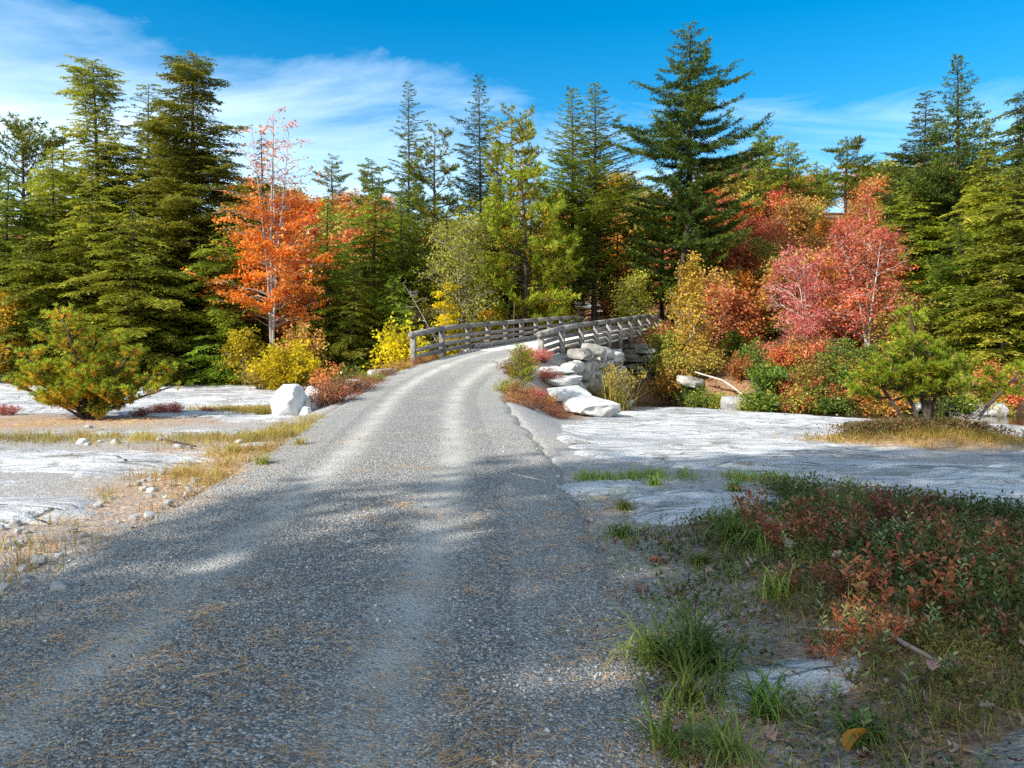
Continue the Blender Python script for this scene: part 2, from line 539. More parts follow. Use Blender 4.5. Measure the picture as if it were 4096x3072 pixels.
# ---- ground sheet
xs = axis(-260, 260, -4.0, 5.0, .055, .014)
ys = axis(-60, 300, 1.6, 9.0, .055, .0075)
GX, GY = np.meshgrid(xs, ys)
GZ = height(GX, GY)
d_, yp_ = road_uv(GX, GY)
inside = (np.abs(d_) < road_w(yp_) + .1) & ((GY < 29) | (GY > 38))
GZ = GZ - .03 * inside
litter = np.clip(.75 * np.exp(-(((GX + 9.4) / 3.6) ** 2 + ((GY - 15.6) / 1.9) ** 2)) + 1.2 * np.exp(-(((GX - 6.9) / 2.0) ** 2 + ((GY - 12.6) / 1.2) ** 2))
                 + .7 * np.exp(-(((GX + 3.4) / 1.1) ** 2 + ((GY - 8.6) / 1.6) ** 2)) + .5 * np.exp(-(((GX + 4.0) / 1.6) ** 2 + ((GY - 11.8) / 1.2) ** 2)) + .35 * fbm(GX * .7, GY * .9, 90, 3), 0, 1)
forest = smooth(-.6, .1, GY - stream_far(GX)) + smooth(14, 20, np.abs(GX)) * (GY < 20) + smooth(.9, 1.7, GX) * (GY < 7.5) * .8
forest = np.clip(forest + 1.0 * (smooth(0.3, 1.2, np.abs(d_) - road_w(yp_)) * smooth(17, 20, GY) * (1 - smooth(3, 5, np.abs(d_)))), 0, 1)

m, nt, b = mat('earth and litter')
v = coords(nt)
n1 = noise(nt, v, 1.3, 5); n2 = noise(nt, v, 26, 4, .7); n3 = voro(nt, v, 38, out='Color')
gr = ramp(nt, n2, [(.3, (.16, .14, .12)), (.5, (.30, .27, .235)), (.7, (.44, .40, .35))])
sepv = nt.nodes.new('ShaderNodeSeparateColor'); nt.links.new(n3, sepv.inputs[0])
gr = mix(nt, .55, gr, ramp(nt, sepv.outputs[0], [(0, .16), (.6, .30), (1, .52)]), 'MIX')
lit = ramp(nt, noise(nt, coords(nt, (1, 2.2, 1)), 40, 4, .75), [(.3, (.16, .08, .03)), (.5, (.36, .20, .07)), (.7, (.50, .34, .14))])
c = mix(nt, math_(nt, 'MULTIPLY', ramp(nt, n1, [(.35, .45), (.65, 1.0)]), attr(nt, 'litter')), gr, lit)
fo = ramp(nt, noise(nt, v, 14, 5, .75), [(.3, (.05, .033, .02)), (.48, (.17, .10, .055)), (.62, (.32, .17, .085)), (.75, (.20, .17, .06))])
c = mix(nt, attr(nt, 'forest'), c, fo)
nt.links.new(c, b.inputs['Base Color']); b.inputs['Roughness'].default_value = .95; b.inputs['Specular IOR Level'].default_value = .1
bump(nt, b, math_(nt, 'ADD', n2, math_(nt, 'MULTIPLY', voro(nt, v, 38), .8)), .7, .015)
M['earth'] = m
g = MB(); grid_mesh(g, GX, GY, GZ)
ground = g.build('ground', M['earth'], smooth_shade=True)
tag(ground, 'bare gritty earth with pine litter, rising to a wooded hill beyond the stream', 'ground', kind='structure')
for nm, arr in (('litter', litter), ('forest', forest)):
    a = ground.data.attributes.new(nm, 'FLOAT', 'POINT'); a.data.foreach_set('value', arr.astype(np.float32).ravel())

# ---- rock shelves
m, nt, b = mat('pale bedrock')
v = coords(nt)
vs = coords(nt, (1.0, 3.2, 1.0), rot=(0, 0, .12))
big = noise(nt, v, .45, 4, .6)
streak = noise(nt, vs, 2.2, 6, .68, .6)
spk = noise(nt, v, 34, 3, .7)
c = ramp(nt, streak, [(.30, (.30, .305, .31)), (.43, (.54, .535, .525)), (.56, (.66, .65, .63)), (.68, (.72, .71, .68))])
c = mix(nt, ramp(nt, big, [(.45, 0.0), (.62, .8)]), c, (.30, .305, .315))
pat = noise(nt, coords(nt, (.8, 2.0, 1), rot=(0, 0, .1)), 1.5, 6, .72, .8)
c = mix(nt, ramp(nt, pat, [(.54, 0.0), (.61, .75)]), c, (.25, .235, .205))
grit = noise(nt, coords(nt, (1, 1.6, 1)), .75, 7, .7, .5)
c = mix(nt, ramp(nt, grit, [(.56, 0.0), (.60, .85)]), c, ramp(nt, noise(nt, v, 40, 3, .7), [(.3, (.13, .115, .09)), (.7, (.33, .30, .25))]))
c = mix(nt, ramp(nt, spk, [(.60, 0.0), (.70, .8)]), c, (.14, .135, .12))
fl = ramp(nt, noise(nt, coords(nt, (1, 3.6, 1), rot=(0, 0, -.15)), 3.4, 6, .75, .3), [(.60, 0.0), (.66, .8)])
c = mix(nt, fl, c, (.20, .185, .155))
tan = ramp(nt, noise(nt, v, 1.1, 4, .6), [(.58, 0.0), (.75, .55)])
c = mix(nt, tan, c, (.40, .34, .25))
crk = ramp(nt, voro(nt, coords(nt, (.6, 1.7, 1), rot=(0, 0, .2)), .8, 'DISTANCE_TO_EDGE'), [(0, 1.0), (.02, 0.0)])
crk = math_(nt, 'MULTIPLY', crk, ramp(nt, noise(nt, v, 1.7, 2), [(.45, 0.0), (.6, .85)]))
c = mix(nt, crk, c, (.10, .09, .075))
nt.links.new(c, b.inputs['Base Color']); b.inputs['Roughness'].default_value = .85; b.inputs['Specular IOR Level'].default_value = .2
hh = math_(nt, 'ADD', math_(nt, 'MULTIPLY', streak, 1.6), math_(nt, 'MULTIPLY', spk, .35))
bump(nt, b, math_(nt, 'SUBTRACT', hh, math_(nt, 'MULTIPLY', crk, .8)), 1.0, .07)
M['rock'] = m


def rock_sheet(field, x0, x1, y0, y1, label):
    # two densities: fine near the camera, coarser far away
    mbk = MB()
    ycut = 9.0
    for (ya, yb, dx, dy) in ((y0, ycut, .04, .035), (ycut, 16, .08, .06), (16, y1, .14, .12)):
        if ya >= yb: continue
        X, Y = np.meshgrid(np.arange(x0, x1 + dx, dx), np.append(np.arange(ya, yb - dy * .5, dy), yb))
        f = field(X, Y)
        grid_mesh(mbk, X, Y, rock_z(X, Y, f), keep=f > -.25)
    o = mbk.build('rock_shelf', M['rock'], smooth_shade=True)
    tag(o, label, 'rock', kind='structure')
    return o


rock_sheet(rock_right, .2, 34, 2.2, 31, 'broad pale bedrock shelf right of the gravel road, half in shade')
rock_sheet(rock_left, -30, -2.6, 5.4, 38, 'pale bedrock patches left of the gravel road in full sun')

# ---- gravel road
m, nt, b = mat('crushed grey gravel')
v = coords(nt)
vo = nt.nodes.new('ShaderNodeTexVoronoi'); vo.inputs['Scale'].default_value = 62; nt.links.new(v, vo.inputs['Vector'])
sp_ = nt.nodes.new('ShaderNodeSeparateColor'); nt.links.new(vo.outputs['Color'], sp_.inputs[0])
c = ramp(nt, sp_.outputs[0], [(0, (.14, .137, .13)), (.4, (.26, .25, .228)), (.75, (.39, .372, .335)), (1, (.58, .556, .505))])
c = mix(nt, ramp(nt, vo.outputs['Distance'], [(.35, 0.0), (.75, .75)]), c, (.07, .068, .066))
track = attr(nt, 'rnd')
fine = ramp(nt, noise(nt, v, 90, 3, .7), [(.3, (.37, .345, .295)), (.7, (.64, .61, .54))])
f2 = math_(nt, 'MULTIPLY', track, ramp(nt, noise(nt, v, 2.2, 4), [(.3, .35), (.7, 1.0)]))
c = mix(nt, f2, c, fine)
sandy = ramp(nt, noise(nt, coords(nt, (1, .6, 1)), .9, 3), [(.60, 0.0), (.78, .4)])
c = mix(nt, sandy, c, (.50, .44, .33))
nt.links.new(c, b.inputs['Base Color']); b.inputs['Roughness'].default_value = .9; b.inputs['Specular IOR Level'].default_value = .2
hgt = math_(nt, 'SUBTRACT', 1.0, vo.outputs['Distance'])
bump(nt, b, math_(nt, 'ADD', hgt, math_(nt, 'MULTIPLY', noise(nt, v, 14, 3), .7)), 1.0, .012)
M['gravel'] = m


def road_strip(name, y0, y1, label):
    yy = [y0]
    while yy[-1] < y1:
        yy.append(yy[-1] + max(.05, .008 * max(yy[-1], 0)))
    yy = np.array(yy); yy[-1] = y1
    ll = np.linspace(-1, 1, 91)
    mbk = MB()
    YY, LL = np.meshgrid(yy, ll, indexing='ij')
    cx = road_cx(YY); g_ = np.interp(YY, _ty, _tg); nn = np.sqrt(1 + g_ * g_)
    hw = road_w(YY) + .28
    vv = LL * hw
    X = cx + vv / nn; Y = YY - vv * g_ / nn
    e = (np.abs(vv) - road_w(YY)) + .13 * fbm(X * 1.6, Y * 1.6, 33, 3) + .05
    Z = road_z(YY) + .028 * (1 - (vv / hw) ** 2) + .012 * fbm(X * .8, Y * .8, 34, 3) - np.clip(e, 0, None) * .45 \
        - .018 * np.exp(-((np.abs(vv + .15) - .78) / .26) ** 2) * (YY < 28)
    tr = np.exp(-((np.abs(vv + .1) - .72) / .22) ** 2) * .8 + .25 * (np.abs(vv) > 1.2) + smooth(18, 30, YY) * .3
    grid_mesh(mbk, X, Y, Z, r=np.clip(tr, 0, 1))
    o = mbk.build(name, M['gravel'], smooth_shade=True)
    tag(o, label, 'road', kind='structure')


road_strip('road', -8, 28.02, 'grey gravel carriage road running from the foreground up to the bridge')
road_strip('road', 38.9, 74, 'shaded gravel road bending left into the woods past the bridge')

# ---- water
m, nt, b = mat('dark stream water')
v = coords(nt, (1, 2.2, 1))
f = noise(nt, v, 1.6, 4)
nt.links.new(ramp(nt, f, [(.35, (.010, .010, .007)), (.65, (.040, .028, .014))]), b.inputs['Base Color'])
b.inputs['Roughness'].default_value = .07; b.inputs['IOR'].default_value = 1.33
bump(nt, b, noise(nt, v, 7, 3), .12, .02)
M['water'] = m
wx = np.linspace(-60, 60, 241)
WX = np.stack([wx] * 7); k_ = np.linspace(0, 1, 7)[:, None]
WY = (stream_near(wx) - .9)[None] * (1 - k_) + (stream_far(wx) + .9)[None] * k_
w_ = MB(); grid_mesh(w_, WX, WY, np.full_like(WX, WATER))
tag(w_.build('stream', M['water']), 'dark shallow stream passing under the bridge behind the rock', 'stream', kind='structure')

# ------------------------------------------------------------------ camera, sky, sun
cam = bpy.data.cameras.new('camera'); co = bpy.data.objects.new('camera', cam); COL.objects.link(co)
co.location = (0, 0, EYE); co.rotation_euler = (PI / 2, 0, 0)
cam.sensor_width = 36; cam.lens = F / 1024 * 36
cam.shift_y = (HZ - 384) / 1024
cam.clip_start = .05; cam.clip_end = 3000
SC.camera = co

ELEV = math.radians(35)
AZ = np.array([-.82, -.572]); AZ = AZ / np.linalg.norm(AZ)
SUN = Vector((AZ[0] * math.cos(ELEV), AZ[1] * math.cos(ELEV), math.sin(ELEV)))
sl_ = bpy.data.lights.new('sun', 'SUN'); sl_.energy = 4.7; sl_.angle = math.radians(.55); sl_.color = (1, .955, .88)
so = bpy.data.objects.new('sun', sl_); COL.objects.link(so)
so.rotation_euler = (-SUN).to_track_quat('-Z', 'Y').to_euler(); so.location = (-20, -20, 40)

w = bpy.data.worlds.new('World'); SC.world = w; w.use_nodes = True
nt = w.node_tree; bg = nt.nodes['Background']
sky = nt.nodes.new('ShaderNodeTexSky'); sky.sky_type = 'NISHITA'; sky.sun_disc = False
sky.sun_elevation = ELEV; sky.sun_rotation = math.atan2(AZ[0], AZ[1]); sky.altitude = 600; sky.air_density = 1.0; sky.dust_density = .3; sky.ozone_density = 2.2
hs = nt.nodes.new('ShaderNodeHueSaturation'); hs.inputs['Saturation'].default_value = 1.5; hs.inputs['Hue'].default_value = .49; hs.inputs['Value'].default_value = .80
nt.links.new(sky.outputs[0], hs.inputs['Color'])
tc = nt.nodes.new('ShaderNodeTexCoord')
sep = nt.nodes.new('ShaderNodeSeparateXYZ'); nt.links.new(tc.outputs['Generated'], sep.inputs[0])
den = math_(nt, 'ADD', math_(nt, 'MAXIMUM', sep.outputs[2], 0.0), .12)
cx_ = math_(nt, 'DIVIDE', sep.outputs[0], den); cy_ = math_(nt, 'DIVIDE', sep.outputs[1], den)
cmb = nt.nodes.new('ShaderNodeCombineXYZ'); nt.links.new(cx_, cmb.inputs[0]); nt.links.new(cy_, cmb.inputs[1])
mp = nt.nodes.new('ShaderNodeMapping'); mp.inputs['Scale'].default_value = (.55, 1.0, 1); mp.inputs['Rotation'].default_value = (0, 0, -.42); mp.inputs['Location'].default_value = (2.3, 1.2, 0)
nt.links.new(cmb.outputs[0], mp.inputs[0])
wis = noise(nt, mp.outputs[0], 1.25, 9, .62, 1.0)
bro = noise(nt, mp.outputs[0], .42, 3, .5)
# more cloud to the left (low x), little to the right
side_ = nt.nodes.new('ShaderNodeMapRange'); side_.inputs[1].default_value = -.55; side_.inputs[2].default_value = .45; side_.inputs[3].default_value = .17; side_.inputs[4].default_value = -.08
nt.links.new(sep.outputs[0], side_.inputs[0])
low = nt.nodes.new('ShaderNodeMapRange'); low.inputs[1].default_value = .24; low.inputs[2].default_value = .42; low.inputs[3].default_value = .06; low.inputs[4].default_value = -.20
nt.links.new(sep.outputs[2], low.inputs[0])
cf = math_(nt, 'ADD', math_(nt, 'ADD', math_(nt, 'ADD', math_(nt, 'MULTIPLY', wis, .6), math_(nt, 'MULTIPLY', bro, .45)), side_.outputs[0]), low.outputs[0])
fill_veil_ = nt.nodes.new('ShaderNodeMapRange'); fill_veil_.inputs[1].default_value = .15; fill_veil_.inputs[2].default_value = -.45; fill_veil_.inputs[3].default_value = 0.0; fill_veil_.inputs[4].default_value = .6
nt.links.new(sep.outputs[1], fill_veil_.inputs[0])   # unseen cloud veil added behind the viewer to whiten the fill light
cf = math_(nt, 'ADD', cf, fill_veil_.outputs[0])
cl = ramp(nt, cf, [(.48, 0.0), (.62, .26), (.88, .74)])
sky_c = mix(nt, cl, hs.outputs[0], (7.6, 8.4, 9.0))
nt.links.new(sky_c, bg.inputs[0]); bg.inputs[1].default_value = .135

SC.view_settings.view_transform = 'Standard'; SC.view_settings.look = 'None'; SC.view_settings.exposure = .92; SC.view_settings.gamma = 1
SC.render.engine = 'CYCLES'
cy = SC.cycles
cy.max_bounces = 5; cy.diffuse_bounces = 3; cy.glossy_bounces = 2; cy.transmission_bounces = 3; cy.transparent_max_bounces = 4
cy.caustics_reflective = False; cy.caustics_refractive = False
cy.sample_clamp_indirect = 6
cy.use_denoising = False
# ------------------------------------------------------------------ bridge
def wood_mat(name, stops, scale=5):
    m, nt, b = mat(name)
    v = coords(nt, (1, 1, 3), 'Object')
    f = noise(nt, v, scale, 6, .7, .5)
    c = ramp(nt, f, stops)
    r_ = ramp(nt, attr(nt, 'rnd'), [(0, .72), (1, 1.12)])
    c = mix(nt, 1.0, c, r_, 'MULTIPLY')
    st = ramp(nt, noise(nt, coords(nt, (1, 1, 1), 'Object'), 22, 3, .6), [(.62, 0.0), (.75, .5)])
    c = mix(nt, st, c, (.12, .11, .10))
    nt.links.new(c, b.inputs['Base Color']); b.inputs['Roughness'].default_value = .85; b.inputs['Specular IOR Level'].default_value = .2
    bump(nt, b, f, .5, .02)
    return m


M['timber'] = wood_mat('weathered grey timber', [(.3, (.085, .078, .07)), (.5, (.20, .182, .16)), (.7, (.36, .335, .295))])
M['plank'] = wood_mat('sun bleached planks', [(.3, (.44, .42, .38)), (.6, (.62, .60, .55)), (.8, (.70, .67, .61))], 3)
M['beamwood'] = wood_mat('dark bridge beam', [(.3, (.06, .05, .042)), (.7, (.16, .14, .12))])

br = empty('footbridge', bpt(0, 0, 1.0))
tag(br, 'weathered grey timber bridge with plank deck and railings on both sides', 'bridge')
BL = np.array(bpt(0, 0, 1.0))
rg = rng(5)


def loc(p): return np.asarray(p, float) - BL


dk = MB()
u = -.35
while u < 11.7:
    wv = .2
    zz = deck_z(u) - .035
    beam(dk, loc(bpt(u, -2.02 + rg.normal(0, .012), zz + rg.normal(0, .003))), loc(bpt(u, 2.02 + rg.normal(0, .012), zz + rg.normal(0, .003))), wv - .012, .07, rg.random(), up=(0, 0, 1))
    u += wv
dk.build('deck', M['plank'], br)
for s in (-1.5, 0, 1.5):
    b_ = MB(); beam(b_, loc(bpt(1.5, s, deck_z(1.5) - .29)), loc(bpt(10.6, s, deck_z(10.6) - .29)), .25, .42)
    b_.build('beam', M['beamwood'], br)
for s in (-1.86, 1.86):
    b_ = MB(); beam(b_, loc(bpt(.1, s, deck_z(.1) + .10)), loc(bpt(11.2, s, deck_z(11.2) + .10)), .16, .17, .8)
    b_.build('curb', M['timber'], br)

# the posts: (x, y, z of the rail top)
right = [(.95, 24.9, 1.71), (1.74, 26.45, 1.92)]
for i in range(7):
    right.append((2.56 + .418 * 1.73 * i, 28 + 1.73 * i, 2.05 + .1 * i))
right.append((7.62, 40.0, 2.45)); right.append((8.4, 41.2, 2.3))
left = [(-3.3, 25.4, 1.71), (-2.49, 27.0, 1.92)]
for i in range(8):
    y_ = 28.8 + 1.66 * i
    left.append((-1.99 + .418 * (y_ - 28), y_, 2.04 + .0855 * i))
left.append((3.9, 42.0, 2.62))


def railing(pts, side, skip_top):
    # side: +1 right of the deck, -1 left; lower rails run on the deck side of the posts
    P = [np.array(p) for p in pts]
    inw = -side * np.array([BV[0], BV[1], 0]) * .085
    tr = MB()
    for a, c in zip(P[:-1], P[1:]):
        e = (c - a) * .006
        beam(tr, loc(a - np.array([0, 0, .085]) - e), loc(c - np.array([0, 0, .085]) + e), .2, .17, rg.random())
    # the rounded overhanging ends
    a, c = P[0], P[1]
    d = unit(a - c)
    tube(tr, [loc(a - [0, 0, .085]), loc(a - [0, 0, .085] + d * .16), loc(a - [0, 0, .085] + d * .2)], [.105, .105, .07], 10, .9, True)
    rail = tr.build('railing', M['timber'], br)
    for k, (p, nxt) in enumerate(zip(P, P[1:] + [P[-1] + P[-1] - P[-2]])):
        pm = MB()
        zb = p[2] - 1.0 - (.35 if side > 0 else .12)
        if k < 2: zb = min(zb, float(height(p[0:1], p[1:2])[0]) - .1)
        d = unit((nxt - p) * [1, 1, 0])
        beam(pm, loc([p[0], p[1], zb]), loc([p[0], p[1], p[2] - .171]), .125, .19, rg.random(), up=tuple(np.cross(d, [0, 0, 1])))
        pm.build('post', M['timber'], rail)
    for lev, frac in enumerate((.42, .64, .86)):
        for j, (a, c) in enumerate(zip(P[:-1], P[1:])):
            if j == 0 and lev in skip_top: continue
            pm = MB() if j == (1 if 0 in skip_top and lev == 0 else 0) else pm
            ja, jc = rg.normal(0, .006, 2)
            e = (c - a) * .004
            beam(pm, loc(a - [0, 0, frac * .98 + ja]) + inw - e, loc(c - [0, 0, frac * .98 + jc]) + inw + e, .045, .14, rg.random())
        pm.build('rail', M['timber'], rail)
    return rail


railing(right, 1, ())
railing(left, -1, (0,))

# ------------------------------------------------------------------ dry stone work
m, nt, b = mat('wall stone')
v = coords(nt)
f = noise(nt, v, 2.6, 6, .65, .3); s_ = noise(nt, v, 24, 4, .7)
c = ramp(nt, f, [(.3, (.17, .16, .14)), (.46, (.33, .315, .285)), (.68, (.52, .505, .47))])
c = mix(nt, 1.0, c, ramp(nt, attr(nt, 'rnd'), [(0, (.62, .60, .56)), (.6, (1, .99, .97)), (1, (1.08, 1.06, 1.0))]), 'MULTIPLY')
c = mix(nt, ramp(nt, s_, [(.6, 0.0), (.74, .6)]), c, (.17, .165, .14))
nt.links.new(c, b.inputs['Base Color']); b.inputs['Roughness'].default_value = .9; b.inputs['Specular IOR Level'].default_value = .2
bump(nt, b, math_(nt, 'ADD', f, math_(nt, 'MULTIPLY', s_, .4)), .7, .04)
M['stone'] = m
m, nt, b = mat('shade darkened greenish stone')
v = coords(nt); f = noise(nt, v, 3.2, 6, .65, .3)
c = ramp(nt, f, [(.3, (.05, .05, .04)), (.5, (.14, .13, .105)), (.62, (.17, .18, .09)), (.75, (.28, .27, .23))])  # greenish stone, darkened in colour to stand in for shade under the deck
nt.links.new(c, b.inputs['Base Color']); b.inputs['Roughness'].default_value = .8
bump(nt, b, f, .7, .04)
M['shadestone'] = m
m, nt, b = mat('white boulder')
v = coords(nt)
f = noise(nt, v, 3.2, 6, .65, .4)
c = ramp(nt, f, [(.3, (.24, .235, .22)), (.48, (.44, .43, .41)), (.7, (.60, .59, .565))])
c = mix(nt, ramp(nt, noise(nt, v, 11, 5, .7), [(.62, 0.0), (.74, .6)]), c, (.27, .26, .24))
nt.links.new(c, b.inputs['Base Color']); b.inputs['Roughness'].default_value = .88
bump(nt, b, f, .6, .05)
M['white'] = m
m, nt, b = mat('grey stone')
v = coords(nt); f = noise(nt, v, 9, 5, .65)
c = mix(nt, 1.0, ramp(nt, f, [(.3, (.20, .19, .18)), (.7, (.42, .41, .39))]), ramp(nt, attr(nt, 'rnd'), [(0, .7), (1, 1.5)]), 'MULTIPLY')
nt.links.new(c, b.inputs['Base Color']); b.inputs['Roughness'].default_value = .9
bump(nt, b, f, .6, .02)
M['greystone'] = m


def stone_wall(mb, a, c, zbot, ztop, seed, hc=(.24, .40), lc=(.4, .95), depth=.55, batter=.10):
    """courses of stones from a to c, outward face to the right of a->c"""
    g = rng(seed); a = np.array(a); c = np.array(c)
    Lw = np.linalg.norm(c - a); d = (c - a) / Lw; out = np.array([d[1], -d[0]])
    z = min(zbot(0), zbot(1)) - .1; k = 0
    while z < max(ztop(0), ztop(.5), ztop(1)):
        hcur = g.uniform(*hc); s = -g.uniform(0, .3)
        while s < Lw:
            l = g.uniform(*lc); t = np.clip((s + l / 2) / Lw, 0, 1)
            if zbot(t) - .35 < z + hcur / 2 and z + hcur * .5 < ztop(t):
                off = -(z - zbot(t)) * batter + g.normal(0, .045)
                p = a + d * (s + l / 2) + out * off
                lump(mb, (p[0], p[1], z + hcur / 2 + g.normal(0, .02)), (l * 1.06, depth * g.uniform(.85, 1.2), hcur * 1.08), int(seed * 50 + k), math.atan2(d[1], d[0]) + g.normal(0, .07), 3, .09, g.random(), (g.normal(0, .06), g.normal(0, .05)), .9)
            k += 1; s += l
        z += hcur * .96


wl = MB()
A_ = (1.5, 23.3); C_ = (4.35, 30.15)
stone_wall(wl, A_, C_, lambda t: -.75 - .4 * t, lambda t: .45 + .55 * min(1, t * 2.2) - .22 * max(0, t - .75) * 4 * .6, 3)
# a taller, rounder end pier and cap stones
for k, (t, dz, dm) in enumerate(((.35, .98, (1.0, .75, .42)), (.52, 1.03, (.9, .8, .5)), (.68, .95, (.95, .8, .45)), (.86, .8, (1.0, .85, .42)))):
    p = np.array(A_) + (np.array(C_) - np.array(A_)) * t
    lump(wl, (p[0] - .1, p[1], dz), dm, 900 + k, 1.17 + .2 * (k % 2), 4, .13, .15 + .15 * k, (.1, .05), .88)
w1 = wl.build('stone_wall', M['stone'])
tag(w1, 'dry stone wing wall of big pale blocks beside the near end of the bridge', 'stone wall')
# stepped slabs at its near end
for k, (x, y, z, dm, rz, lab) in enumerate((
        (1.42, 23.9, .46, (1.05, .9, .26), .4, 'flat white slab topmost at the near end of the stone wall'),
        (1.55, 23.2, .18, (1.25, .8, .26), .25, 'flat white slab second from the top at the end of the stone wall'),
        (1.50, 22.4, -.10, (1.35, 1.0, .32), .5, 'wide white slab below the two steps at the end of the stone wall'),
        (1.98, 21.0, -.42, (1.15, 2.3, .46), .32, 'long pale slab lying lowest at the foot of the stone wall'))):
    o_ = MB(); lump(o_, (0, 0, 0), dm, 40 + k, rz, 5, .11, .9, (.05, -.04), .93)
    tag(o_.build('stone_slab', M['white'], loc=(x, y, z)), lab, 'slab')

ab = MB()
pa = bpt(3.25, 2.7, 0)[:2]; pb = bpt(3.25, -2.9, 0)[:2]
stone_wall(ab, pb, pa, lambda t: -1.5, lambda t: .75, 11, (.3, .45), (.5, 1.0), .6, .03)
tag(ab.build('abutment', M['stone']), 'dry stone abutment carrying the near end of the bridge deck', 'abutment')
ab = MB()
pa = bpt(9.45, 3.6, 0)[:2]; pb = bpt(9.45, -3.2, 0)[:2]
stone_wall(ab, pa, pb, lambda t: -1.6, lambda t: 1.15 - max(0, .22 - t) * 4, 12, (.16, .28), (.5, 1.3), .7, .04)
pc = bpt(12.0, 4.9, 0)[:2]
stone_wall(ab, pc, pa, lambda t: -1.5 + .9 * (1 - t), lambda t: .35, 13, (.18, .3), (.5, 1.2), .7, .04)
tag(ab.build('abutment', M['shadestone']), 'shaded abutment of thin stone courses under the far end of the bridge', 'abutment')

# boulders beside the road on the left
for k, (px, py, d, dm, rz, lab, mt) in enumerate((
        (292, 403, 16.7, (.80, .75, .84), .5, 'large white angular boulder on the left edge of the road', 'white'),
        (312, 382, 17.6, (.62, .5, .66), 1.25, 'smaller white boulder perched behind the large white boulder', 'white'),
        (306, 413.5, 16.35, (.22, .22, .25), .7, 'small grey stone against the foot of the large white boulder', 'greystone'),
        (362, 369, 22.3, (1.0, .6, .35), .4, 'low white rock among red shrubs on the left road edge', 'white'),
        (382, 366, 23.6, (.75, .5, .42), .8, 'pale humped rock nearest the left railing', 'white'),
        (303, 390, 17.2, (.42, .4, .5), 2.0, 'white block wedged between the two white boulders', 'white'))):
    o_ = MB(); lump(o_, (0, 0, 0), dm, 70 + k, rz, 5, .16, .8, (.1, -.12), .95)
    tag(o_.build('boulder' if max(dm) > .3 else 'stone', M[mt], loc=(at(px, py, d)[0], d, min(at(px, py, d)[2], H1(at(px, py, d)[0], d) + dm[2] * .36))), lab, 'boulder' if max(dm) > .3 else 'stone')
# rocks on the far bank
for k, (px, d, dm, lab, mt) in enumerate((
        (742, 31.0, (1.6, 1.2, .75), 'rounded grey boulder where the bare branch meets the stream bank', 'greystone'),
        (693, 33.6, (2.1, 1.0, .5), 'flat ledge stone by the water right of the far abutment', 'stone'),
        (906, 29.3, (1.3, .8, .6), 'pale stone on the far bank right of the small pine', 'white'),
        (985, 28.8, (1.4, .9, .55), 'dark stone on the far bank near the right edge', 'greystone'))):
    x = (px - 512) * d / F
    o_ = MB(); lump(o_, (0, 0, 0), dm, 90 + k, k, 4, .15, .4, (.1, .1), .5)
    tag(o_.build('boulder', M[mt], loc=(x, d, max(WATER, H1(x, d)) + dm[2] * .22)), lab, 'boulder')

# loose stones: five shapes, copied
protos = []
for k in range(5):
    o_ = MB(); lump(o_, (0, 0, 0), (1, .8, .55), 120 + k, 0, 1, .16, .2 + .15 * k, (0, 0), .5)
    protos.append(o_.mesh('stone', M['greystone'] if k < 3 else M['white']))
g_ = rng(77)
ST_LAB = 'loose grey stone lying in the gritty earth left of the road'
spots = []
for k in range(70):
    y = g_.uniform(4.2, 9.0); x = road_cx(y) - road_w(y) - abs(g_.normal(.25, .55)) - .05
    spots.append((x, y, g_.uniform(.04, .11)))
for k in range(22):
    y = g_.uniform(9, 14.5); x = g_.uniform(-8.5, -3.4)
    spots.append((x, y, g_.uniform(.06, .16)))
for k in range(26):
    y = g_.uniform(4.5, 9.5); x = road_cx(y) + road_w(y) + abs(g_.normal(.12, .28))
    spots.append((x, y, g_.uniform(.03, .07)))
for k, (x, y, s) in enumerate(spots):
    if rock_left(np.array([x]), np.array([y]))[0] > .05: continue
    me = protos[int(g_.integers(0, 3 if k % 5 else 5))]
    o = bpy.data.objects.new('stone', me); COL.objects.link(o)
    o.location = (x, y, H1(x, y) + s * .12); o.scale = (s, s, s); o.rotation_euler = (g_.normal(0, .2), g_.normal(0, .2), g_.uniform(0, 6.3))
    left_ = x < -1
    tag(o, ST_LAB if left_ else 'small loose stone on the right verge of the gravel road', 'stone', 'loose stones left of the road' if left_ else 'loose stones on the right verge')
for (px, py, s, lab) in ((399, 437, .26, ''), (239, 440, .14, 'small white stone in the dry grass left of the road'), (83, 440, .17, 'white stone with dark spot on the left grass strip'), (116, 440, .15, 'dark round stone on the left grass strip'), (38, 562, .13, 'mossy rounded stone at the left road edge in shade'), (60, 590, .14, 'flat green tinged stone sunk in the left verge')):
    if not lab: continue
    d = EYE * F / (py - HZ); x = (px - 512) * d / F
    o = bpy.data.objects.new('stone', protos[3 if 'white' in lab else 1]); COL.objects.link(o)
    o.location = (x, d, H1(x, d) + s * .25); o.scale = (s, s, s); o.rotation_euler = (0, 0, px)
    tag(o, lab, 'stone')
# ------------------------------------------------------------------ plant builders
ZUP = np.array([0, 0, 1.0])


def trunk_line(g, H, lean, wob, n=14):
    t = np.linspace(0, 1, n)
    p = np.zeros((n, 3)); p[:, 2] = t * H
    w1, w2 = g.uniform(0, 6.3, 2)
    p[:, 0] = lean[0] * t ** 1.4 + wob * np.sin(t * 5 + w1) * t; p[:, 1] = lean[1] * t ** 1.4 + wob * np.sin(t * 4 + w2) * t
    p[:, :2] -= p[0, :2]
    return t, p


